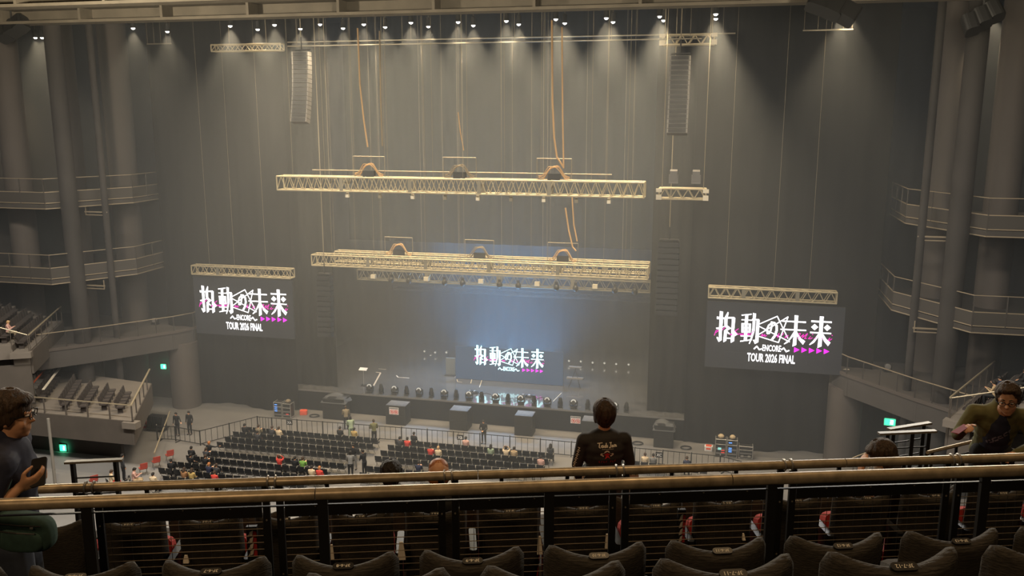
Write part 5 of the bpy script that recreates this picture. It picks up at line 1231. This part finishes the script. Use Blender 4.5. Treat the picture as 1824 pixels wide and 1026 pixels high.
sit_at(354, 814, PHN, 'person in dark clothes with a white bag in the left block', 'black', hair='brown')
sit_at(378, 822, PHN, 'person in navy in the left block behind the white bag', 'navy', hair='orange')
sit_at(391, 822, LAP, 'person in grey at the right of the navy one in the left block', 'charcoal', hair='brown')
sit_at(319, 838, LPL, 'brown-haired person in rust near the rail on the left', 'brown', hair='brown')
sit_at(332, 841, LPL, 'person in ochre beside the rust top near the rail', 'yellow', hair='brown')
sit_at(372, 847, LAP, 'person in a bright red jacket just above the rail on the left', 'red', hair='brown')
sit_at(311, 816, LAP, 'person in black alone at the left edge of the chairs', 'black', rz=0.4)
stand_at(317, 776, PNT, 'guard in a black suit pointing beside the chair trolley', 'black', rz=math.pi)
stand_at(339, 774, STD, 'guard in a black suit standing by the barrier', 'black', rz=math.pi)
stand_at(862, 790, HLD, 'man in a black suit standing in the pit looking down', 'black', rz=math.pi)
stand_at(626, 785, HLL, 'person in a pale green jacket standing at the barrier', 'green', rz=0.6, hair='black', trousers='green')
stand_at(617, 765, HLD, 'person in khaki leaning at the barrier beside the green jacket', 'khaki', rz=0.4, hair='brown')
stand_at(667, 791, HLD, 'person in dark olive bending at the barrier by the aisle', 'olive', rz=0.5, hair='brown')
stand_at(632, 836, HLD, 'person in a black shirt and grey trousers standing in the aisle', 'black', rz=math.pi, trousers='grey')
stand_at(650, 848, HLD, 'person in black holding white paper in the aisle', 'black', rz=1.2, hair='black')
stand_at(625, 852, HLL, 'long-haired person in grey standing nearest in the aisle', 'grey', rz=0.3, hair='black')
def sit_free(px, py, key, label, shirt, rz=0.0, **k):
    q = atz(px, py, 1.32); small_person((q.x, q.y, 0), rz, key, label, shirt, **k)
    floor_chair(q.x, q.y, rz, 'folding chair under the '+label.split(' seated')[0].replace('person in ', 'one in '), 'loose occupied chairs at the left floor corner')
sit_free(271, 843, LAP, 'person in a cream hoodie seated on a loose chair seen from behind', 'cream', rz=0.1, hair='black')
sit_free(236, 834, PHN, 'person in pink and tan trousers seated at the left floor corner', 'pink', rz=-1.0, trousers='tan', hair='black')
sit_free(196, 838, LAP, 'person in cream seated behind the left guard frame', 'cream', rz=-0.6, trousers='red', hair='brown')
stand_at(221, 856, STD, 'person in dark grey standing at the left corner of the floor', 'charcoal', rz=-0.6)
# in the side stands
F = UPPER[-1][1]
def stand_person(s, j, k, key, label, shirt, **kw):
    p = UPPER[s][1] @ V3((0.7+j*0.56, k*0.95+0.52, k*0.42)); small_person(p, math.atan2(-(UPPER[s][1].to_3x3() @ V3((0, -1, 0))).x, (UPPER[s][1].to_3x3() @ V3((0, -1, 0))).y), key, label, shirt, **kw)
stand_person(-1, 1, 1, PHN, 'person in a salmon top seated in the upper left stand', 'pink', hair='blond', trousers='khaki')
stand_person(1, 2, 1, PHN, 'person in tan with a pale paper in the upper right stand', 'tan', hair='black')
stand_person(1, 5, 2, LAP, 'person in black higher in the upper right stand', 'black', hair='brown')
stand_person(1, 4, 1, PHN, 'person in navy beside the tan one in the upper right stand', 'navy', hair='black')
# ------------------------------------------------------------------ people near the camera
from mathutils.bvhtree import BVHTree
def scaled(J, k):
    out = {}
    for n, p in J.items(): out[n] = [tuple(V3(q)*k for q in p)][0] if isinstance(p, list) else tuple(V3(p)*k)
    return {n: ([tuple(q) for q in p] if isinstance(J[n], list) else p) for n, p in out.items()}
def near_person(m, J, label, cols, voxel=0.0085, **k):
    hr = k.pop('hair', 'black')
    r = empty('person', label=label, cat='person', m=m)
    T = person_meshes(J, voxel, 'near', fine=True, mats=(SKIN, cols[0], cols[1], HAIRS[hr], CL['black']), **k)
    o = {n: link(n, T[n], r) for n in ('body', 'shirt', 'trousers', 'hair', 'shoes')}
    return r, o
def stick(shirt, mb, d, off, name, mt, parent):
    """lay flat print on a garment: points are thrown along d until they meet it"""
    me = shirt.data; tree = BVHTree.FromPolygons([v.co.copy() for v in me.vertices], [tuple(p.vertices) for p in me.polygons])
    d = V3(d).normalized(); vs_ = []
    for p in mb.v:
        h = tree.ray_cast(V3(p)-d*0.6, d)[0]
        vs_.append(tuple((h if h is not None else V3(p))-d*off))
    t = MB(); t.v = vs_; t.f = mb.f; t.mi = mb.mi
    return t.build(name, mt, parent)
def flat(polys): 
    t = MB()
    for p in polys: t.add([(x, 0, z) for x, z in p], [tuple(range(len(p)))])
    return t
def flat_lines(lines, w_):
    t = MB()
    for pts in lines:
        for (x0, z0), (x1, z1) in zip(pts, pts[1:]):
            d = V3((x1-x0, z1-z0, 0)); 
            if d.length < 1e-6: continue
            d.normalize(); nx, nz = -d.y*w_/2, d.x*w_/2
            t.add([(x0+nx, 0, z0+nz), (x0-nx, 0, z0-nz), (x1-nx, 0, z1-nz), (x1+nx, 0, z1+nz)], [(0, 1, 2, 3)])
    return t
def glasses(parent, hd, Q, mt, k=1.0):
    q = lambda p: V3(hd)+Q @ V3(p); t = MB()
    for s_ in (-1, 1):
        t.path([q((s_*0.034+0.024*math.cos(a*math.pi/6), 0.103, 0.014+0.019*math.sin(a*math.pi/6))) for a in range(12)], 0.0026, 5, closed=True)
        t.path([q((s_*0.058, 0.102, 0.018)), q((s_*0.080, 0.07, 0.018)), q((s_*0.086, 0.0, 0.012))], 0.0026, 5)
    t.path([q((-0.011, 0.106, 0.016)), q((0.011, 0.106, 0.016))], 0.0024, 5)
    t.build('glasses', mt, parent, True)
def eyes(parent, hd, Q):
    for s_ in (-1, 1):
        MB().ball(V3(hd)+Q @ V3((s_*0.032, 0.0825, 0.012)), (0.013, 0.010, 0.0075), 10, 6, Q).build('eye', mat('eye_white', (0.55, 0.5, 0.45), 0.3), parent, 'all')
        MB().ball(V3(hd)+Q @ V3((s_*0.032, 0.0905, 0.011)), (0.006, 0.004, 0.006), 8, 5, Q).build('iris', mat('iris_dark', (0.02, 0.012, 0.008), 0.3), parent, 'all')
        MB().path([V3(hd)+Q @ V3((s_*a, 0.089-0.004*k, 0.036+0.004*math.sin(k*1.5))) for k, a in enumerate((0.014, 0.030, 0.048))], [0.004, 0.0045, 0.002], 5).build('eyebrow', HAIRS['black'], parent)
M_inkw = mat('print_cream', (0.72, 0.66, 0.54), 0.8); M_inkr = mat('print_red', (0.62, 0.03, 0.03), 0.8)
# the man in black seen from behind
J = scaled(standing(0.0), 0.915)
J['sh'] = [(-0.180, 0.0, 1.222), (0.180, 0.0, 1.222)]; J['neck'] = (0, 0, 1.282); J['head'] = (0, 0.018, 1.462)
J['el'] = [(-0.243, 0.0, 1.00), (0.243, 0.0, 1.00)]; J['wr'] = [(-0.20, 0.13, 0.82), (0.20, 0.13, 0.82)]
pc = attier(1077, 740, 7.3); uc = (pc-CO).dot(EU)
r, o = near_person(tiermat(uc, 7.3, FL[4], RAD(2)), J, 'man with dark bobbed hair in a printed black shirt, seen from behind', (cloth('faded_black', (0.026, 0.024, 0.022)), CL['charcoal']), style='bob', hair='brown', bulk=1.10)
zt = J['neck'][2]
scr = [[(-0.075, 0.02), (-0.03, 0.028)], [(-0.055, 0.026), (-0.062, -0.012), (-0.050, -0.014)], [(-0.028, 0.006), (-0.043, 0.002), (-0.040, -0.012), (-0.028, -0.008), (-0.026, 0.008), (-0.024, -0.012)],
       [(-0.002, 0.004), (-0.016, 0.002), (-0.014, -0.011), (-0.003, -0.008), (0.002, 0.026), (0.000, -0.012)], [(0.012, 0.008), (0.010, -0.012)], [(0.030, 0.026), (0.052, 0.028)], [(0.044, 0.026), (0.040, -0.008), (0.030, -0.016), (0.026, -0.006)],
       [(0.058, 0.006), (0.050, 0.0), (0.054, -0.012), (0.064, 0.006), (0.066, -0.012)], [(0.074, -0.012), (0.076, 0.008), (0.084, 0.002), (0.086, -0.012), (0.088, 0.006), (0.096, -0.012)]]
bk = zt-0.070
stick(o['shirt'], flat_lines([[(x-0.008, z+bk) for x, z in l] for l in scr], 0.008), (0, 1, 0), 0.004, 'back_script', M_inkw, r)
stick(o['shirt'], flat_lines([[(-0.045+0.012*k, bk-0.026), (-0.038+0.012*k, bk-0.026)] for k in range(9)], 0.004), (0, 1, 0), 0.004, 'back_small_text', M_inkw, r)
dz = bk-0.075
stick(o['shirt'], flat_lines([[(0, dz+0.034), (0.058, dz), (0.03, dz-0.016)], [(0, dz+0.034), (-0.058, dz), (-0.03, dz-0.016)]], 0.012), (0, 1, 0), 0.004, 'emblem_frame', M_inkw, r)
stick(o['shirt'], flat([[(-0.03, dz), (0, dz+0.018), (0.03, dz), (0.012, dz-0.010), (0.026, dz-0.038), (0.006, dz-0.026), (-0.02, dz-0.042), (-0.010, dz-0.014)]]), (0, 1, 0), 0.005, 'emblem', M_inkr, r)
stick(o['shirt'], flat_lines(sum([[[(-0.068+0.02*k, bk-0.135), (-0.068+0.02*k, bk-0.150)], [(-0.068+0.02*k, bk-0.135 if k % 2 else bk-0.150), (-0.060+0.02*k, bk-0.135 if k % 2 else bk-0.150)]] for k in range(8) if k != 4], []), 0.0035), (0, 1, 0), 0.004, 'back_lettering', M_inkr, r)
for k in range(5):
    c = V3(J['sh'][0]).lerp(V3(J['el'][0]), 0.25+0.17*k)
    stick(o['shirt'], flat_lines([[(c.x-0.035, c.z+0.014), (c.x-0.012, c.z+0.014), (c.x-0.035, c.z-0.012), (c.x-0.010, c.z-0.012)]], 0.006), (0.35, 1, 0), 0.004, 'sleeve_print', M_inkw, r)
# the man with a phone on the left
pl = attier(10, 735, 4.5); ul = (pl-CO).dot(EU)
J = standing(0.02)
J['el'][1] = (0.285, -0.07, 1.16); J['wr'][1] = (0.195, 0.085, 1.262); J['el'][0] = (-0.25, -0.03, 1.12); J['wr'][0] = (-0.24, 0.03, 0.90)
Ql = head_rot(-8, -6)
r, o = near_person(tiermat(ul-0.02, 4.5, FL['a'], RAD(-76)), J, 'bespectacled man in a dark zip jacket holding a phone at the left edge', (CL['navy'], CL['jean']), Q=Ql, style='short', hair='brown', sleeves='half', jacket=True, bulk=1.02,
                   hands=[None, ((-0.05, 0.9, 0.30), (-0.75, -0.2, 0.35), 1, 0.9)])
glasses(r, J['head'], Ql, M_steel); eyes(r, J['head'], Ql)
wrist = tiermat(ul-0.02, 4.5, FL['a'], RAD(-76)) @ V3(J['wr'][1])
ph = empty('phone', label='black phone held up by the man at the left', cat='phone')
hm_ = tiermat(ul-0.02, 4.5, FL['a'], RAD(-76))
Pm = hm_ @ Matrix.Translation(V3(J['wr'][1])+V3((-0.035, 0.085, 0.058))) @ Matrix.Rotation(RAD(68), 4, 'Z') @ Matrix.Rotation(RAD(-42), 4, 'X') @ Matrix.Rotation(RAD(-14), 4, 'Y')
ph.matrix_world = Pm
MB().rbox((0, 0, 0), (0.078, 0.155, 0.008), 0.012, Matrix.Rotation(RAD(90), 3, 'X')).build('case', M_plate, ph)
MB().rbox((0, 0.0055, 0), (0.070, 0.145, 0.002), 0.010, Matrix.Rotation(RAD(90), 3, 'X')).build('screen_glass', M_gear, ph)
# his shoulder bag
M_teal2 = mat('dark_teal_canvas', (0.030, 0.070, 0.058), 0.85, var=0.2, scale=25)
cb = attier(46, 946, 4.20); ub = (cb-CO).dot(EU)
r = empty('shoulder_bag', label='dark teal shoulder bag hanging at the hip of the man at the left', cat='bag', m=tiermat(ub, 4.20, cb.z-CO.z, RAD(-6)))
t = MB()
def bagfn(u, v):
    a = 2*math.pi*u; e = math.pi*(v-0.5); ce, se = math.copysign(abs(math.cos(e))**0.45, math.cos(e)), math.copysign(abs(math.sin(e))**0.6, math.sin(e))
    cx_, sx_ = math.copysign(abs(math.cos(a))**0.5, math.cos(a)), math.copysign(abs(math.sin(a))**0.6, math.sin(a))
    return (0.145*cx_*ce, 0.062*sx_*ce, 0.095*se-0.02*cx_*ce*(1 if se > 0 else 0.2))
t.grid(bagfn, 28, 16).build('bag_body', M_teal2, r, smooth='all')
t = MB().grid(lambda u, v: (0.7*bagfn(u, v)[0]+0.01, 0.6*bagfn(u, v)[1]-0.045, 0.62*bagfn(u, v)[2]-0.022), 24, 12); t.build('front_pocket', M_teal2, r, smooth='all')
for z, x0, x1 in ((0.066, -0.10, 0.11), (0.035, -0.08, 0.09)):
    MB().path([(x0+(x1-x0)*k/8, -0.064+0.006*abs(k-4)/4-(0.018 if z < 0.05 else 0), z-0.012*k/8) for k in range(9)], 0.004, 5).build('zip', M_steel, r)
MB().box((0.075, -0.074, 0.052), (0.014, 0.004, 0.008)).build('zip_pull', M_silver, r)
MB().path([(-0.10, 0.0, 0.06), (-0.13, 0.06, 0.14), (-0.12, 0.12, 0.22)], [(0.006, 0.018)]*3, 6).build('strap', M_teal2, r)
# the man with glasses at the right
pr = attier(1806, 722, 6.35); ur = (pr-CO).dot(EU); mr = tiermat(ur-0.02, 6.52, FL[3], RAD(180-22))
J = standing(0.13)
J = {k_: ([tuple(V3(q)*0.93) for q in p] if isinstance(p, list) else tuple(V3(p)*0.93)) for k_, p in J.items()}
J['pelvis'] = (0, -0.10, 0.83); J['head'] = (-0.015, 0.235, 1.385); J['neck'] = (0, 0.13, 1.265); J['sh'] = [(-0.19, 0.10, 1.215), (0.19, 0.10, 1.215)]
J['el'] = [(-0.27, 0.10, 0.97), (0.30, 0.14, 1.02)]; J['wr'] = [(-0.10, 0.27, 0.95), (0.285, 0.315, 1.135)]
Qr = head_rot(-14, -14, 6)
r, o = near_person(mr, J, 'man with glasses in an open olive jacket holding a red flyer at the right', (CL['olive'], CL['black']), Q=Qr, style='up', hair='brown', jacket=True, hands=[None, ((0.1, 0.75, 0.35), (-0.6, 0.2, -0.6), 1, 0.8)])
t = MB(); fw = V3((0, 1, 0.0))
for f, rx_, ry_ in ((0.30, 0.125, 0.118), (0.5, 0.128, 0.124), (0.7, 0.118, 0.120), (0.84, 0.085, 0.098)):
    t.ball(V3(J['pelvis']).lerp(V3(J['neck']), f)+V3((0, 0.022, 0.0)), (rx_, ry_, 0.13), 14, 8)
ts = link('tshirt', fuse(t, 0.011, 'tshirt', CL['navy'], 3), r)
glasses(r, J['head'], Qr, M_steel); eyes(r, J['head'], Qr)
mid = V3(J['pelvis']).lerp(V3(J['neck']), 0.56)
stick(ts, flat_lines([[(-0.085+0.035*k, mid.z+0.045-0.03*k+0.01*(k % 2)), (-0.060+0.035*k, mid.z+0.030-0.03*k), (-0.072+0.035*k, mid.z+0.012-0.03*k)] for k in range(5)]+[[(-0.06+0.03*k, mid.z-0.005-0.026*k), (-0.035+0.03*k, mid.z-0.022-0.026*k)] for k in range(4)], 0.011), (0, -1, 0), 0.004, 'chest_print', mat('print_grey_blue', (0.20, 0.20, 0.27), 0.8), r)
fl = empty('red_flyer', label='red flyer held by the man in the olive jacket', cat='flyer', m=mr @ Matrix.Translation(V3(J['wr'][1])+V3((0.045, 0.085, 0.02))) @ Matrix.Rotation(RAD(30), 4, 'Z') @ Matrix.Rotation(RAD(28), 4, 'Y') @ Matrix.Rotation(RAD(10), 4, 'X'))
MB().box((0, 0, 0), (0.125, 0.085, 0.002)).build('sheet', mat('flyer_red', (0.35, 0.02, 0.02), 0.5), fl); MB().box((0.004, 0.01, 0.006), (0.115, 0.08, 0.002), Matrix.Rotation(0.08, 3, 'Z')).build('second_sheet', mat('flyer_dark_red', (0.22, 0.015, 0.02), 0.5), fl)
# the seated person with a mask at the right
pm = attier(1581, 812, 6.15); um = (pm-CO).dot(EU)
J = seated(0.10); J = {k_: ([tuple(V3(q)*0.86) for q in p] if isinstance(p, list) else tuple(V3(p)*0.86)) for k_, p in J.items()}
J['head'] = (0, 0.16, 0.985); J['neck'] = (0, 0.06, 0.87); J['el'][0] = (-0.20, 0.30, 0.72); J['wr'][0] = (-0.07, 0.335, 0.865)
Qm = head_rot(-10, -32)
mm = tiermat(um+0.14, 6.15, FL[3], RAD(78))
r, o = near_person(mm, J, 'seated dark-haired person in a white mask with head bowed at the right', (CL['black'], CL['black']), Q=Qm, style='long', hair='brown', sleeves='short', hands=[((0.25, -0.1, 0.9), (0.3, -0.9, 0.1), 1, 0.5), None])
q = V3(J['head'])
MB().ball(q+Qm @ V3((0, 0.062, -0.055)), (0.058, 0.046, 0.045), 12, 8, Qm).build('mask', CL['white'], r, 'all')
MB().path([q+Qm @ V3((-0.05, 0.06, -0.04)), q+Qm @ V3((-0.078, 0.0, -0.02))], 0.003, 5).build('mask_loop', CL['white'], r)
# two seated people seen from behind
def back_head(px, py, v, f, label, style, hair, shirt):
    p = attier(px, py, v); u = (p-CO).dot(EU)
    J = seated(0.02); h = p.z-CO.z-f; k_ = h/1.365
    J = {a: ([tuple(V3(q)*k_) for q in b] if isinstance(b, list) else tuple(V3(b)*k_)) for a, b in J.items()}
    return near_person(tiermat(u, v-0.03, f), J, label, (shirt, CL['charcoal']), style=style, hair=hair, jacket=True, Q=head_rot(0, -8))
back_head(696, 825, 7.10, FL[4], 'dark-haired person in a black top seated below the rail, head seen from behind', 'messy', 'black', CL['black'])
back_head(781, 820, 6.05, FL[3], 'balding person with thin auburn hair seated below the rail', 'balding', 'orange', CL['black'])
# paper bags beside the man in black
M_paper = mat('cream_paper', (0.60, 0.50, 0.36), 0.8, var=0.2, scale=20)
for px0, px1, lb in ((1023, 1047, 'cream paper bag left of the man in black, between the rails'), (1116, 1138, 'brown paper bag right of the man in black, between the rails')):
    a, b = attier(px0, 858, 7.75), attier(px1, 842, 7.75)
    w_ = (b-a).dot(EU); ua = (a-CO).dot(EU)
    r = empty('paper_bag', label=lb, cat='bag', m=tiermat(ua+w_/2, 7.75, FL[5]))
    h = b.z-CO.z-FL[5]
    MB().add([(-w_/2, -0.05, 0.0), (w_/2, -0.05, 0), (w_/2, 0.06, 0), (-w_/2, 0.06, 0), (-w_*0.48, -0.03, h), (w_*0.46, -0.02, h-0.02), (w_*0.46, 0.04, h), (-w_*0.48, 0.05, h-0.01), (0, -0.065, h*0.5), (0, 0.07, h*0.5)],
             [(0, 1, 5, 4), (1, 2, 6, 5), (2, 3, 7, 6), (3, 0, 4, 7), (0, 3, 2, 1)]).build('bag_sides', M_paper, r)
    MB().path([(-w_*0.2, -0.03, h-0.01), (-w_*0.18, -0.03, h+0.06), (w_*0.18, -0.03, h+0.06), (w_*0.2, -0.03, h-0.01)], 0.004, 5).build('handle', M_plate, r)
# ------------------------------------------------------------------ small remaining things
# pale post and striped marker pole on the floor under the left stand
q = atz(99, 868); r = empty('pale_post', (q.x, q.y, 0), 'tall pale grey post standing on the floor right of the phone holder', 'post')
MB().lathe([(0.09, 0.03), (0.09, 4.3)], 12).build('shaft', mat('pale_post_paint', (0.22, 0.20, 0.17), 0.6), r, True); MB().box((0, 0, 0.015), (0.3, 0.3, 0.03)).build('foot', M_geargrey, r)
q = atz(60, 842); r = empty('marker_pole', (q.x, q.y, 0), 'thin red and white striped marker pole at the left beside the phone holder', 'pole')
for k in range(10): MB().lathe([(0.05, 0.04+0.26*k), (0.05, 0.30+0.26*k)], 10).build('band', (M_redbox, M_signw)[k % 2] if k % 2 == 0 or k % 4 == 1 else M_redbox, r, True)
MB().lathe([(0.2, 0.0), (0.18, 0.04), (0.05, 0.05)], 12).build('base', M_gear, r)
# lamps standing on the wing balconies
for i, (px, py) in enumerate(((277, 578), (1580, 662), (1617, 670))):
    q = atz(px, py, 6.05)
    r = empty('floor_lamp_unit', q, ('dark lamp unit on the floor of the left wing balcony', 'dark lamp unit near the front of the right wing balcony', 'dark lamp unit further back on the right wing balcony')[i], 'stage light')
    MB().box((0, 0, 0.05), (0.45, 0.35, 0.1)).build('base', M_gear, r); MB().box((-0.24, 0, 0.25), (0.04, 0.12, 0.34)).build('yoke_arm', M_gear, r); MB().box((0.24, 0, 0.25), (0.04, 0.12, 0.34)).build('yoke_arm', M_gear, r)
    MB().lathe([(0.0, -0.2), (0.15, -0.18), (0.18, 0.18), (0.0, 0.2)], 12, (0, 0, 0.34), Matrix.Rotation(RAD(80), 3, 'X')).build('head', M_geargrey, r, True)
q = aty(1504, 661, 56.2); r = empty('rim_lamp', (q.x, q.y, q.z), 'small cream lamp sticking out from the corner of the right wing balcony', 'lamp')
MB().lathe([(0.0, -0.32), (0.12, -0.25), (0.15, 0.1), (0.10, 0.3), (0.0, 0.32)], 12, (0, 0, 0), Matrix.Rotation(RAD(78), 3, 'Y')).build('shell', M_label, r, True); bar('bracket', (0.2, 0, 0), (0.75, 0, 0), 0.03, M_geargrey, r)
# hand rail of the balcony stairs at the right
a, b = attier(1652, 806, 9.0), attier(1752, 782, 9.6); zb = tier(0, 0, FL[7]).z
r = empty('stair_handrail', a, 'sloping bronze stair handrail at the right beyond the mesh railing', 'handrail')
MB().path([(0, 0, 0), b-a], 0.022, 10).build('pipe', M_pipe2, r, True); MB().path([(0, 0, -0.13), b-a-Vector((0, 0, 0.13))], 0.012, 8).build('lower_pipe', M_steel, r, True)
for k in (0.08, 0.5, 0.92):
    p = (b-a)*k; MB().b2((p.x-0.015, p.y-0.015, zb-a.z), (p.x+0.015, p.y+0.015, p.z)).build('post', M_steel, r)
bpy.data.scenes.remove(WS)
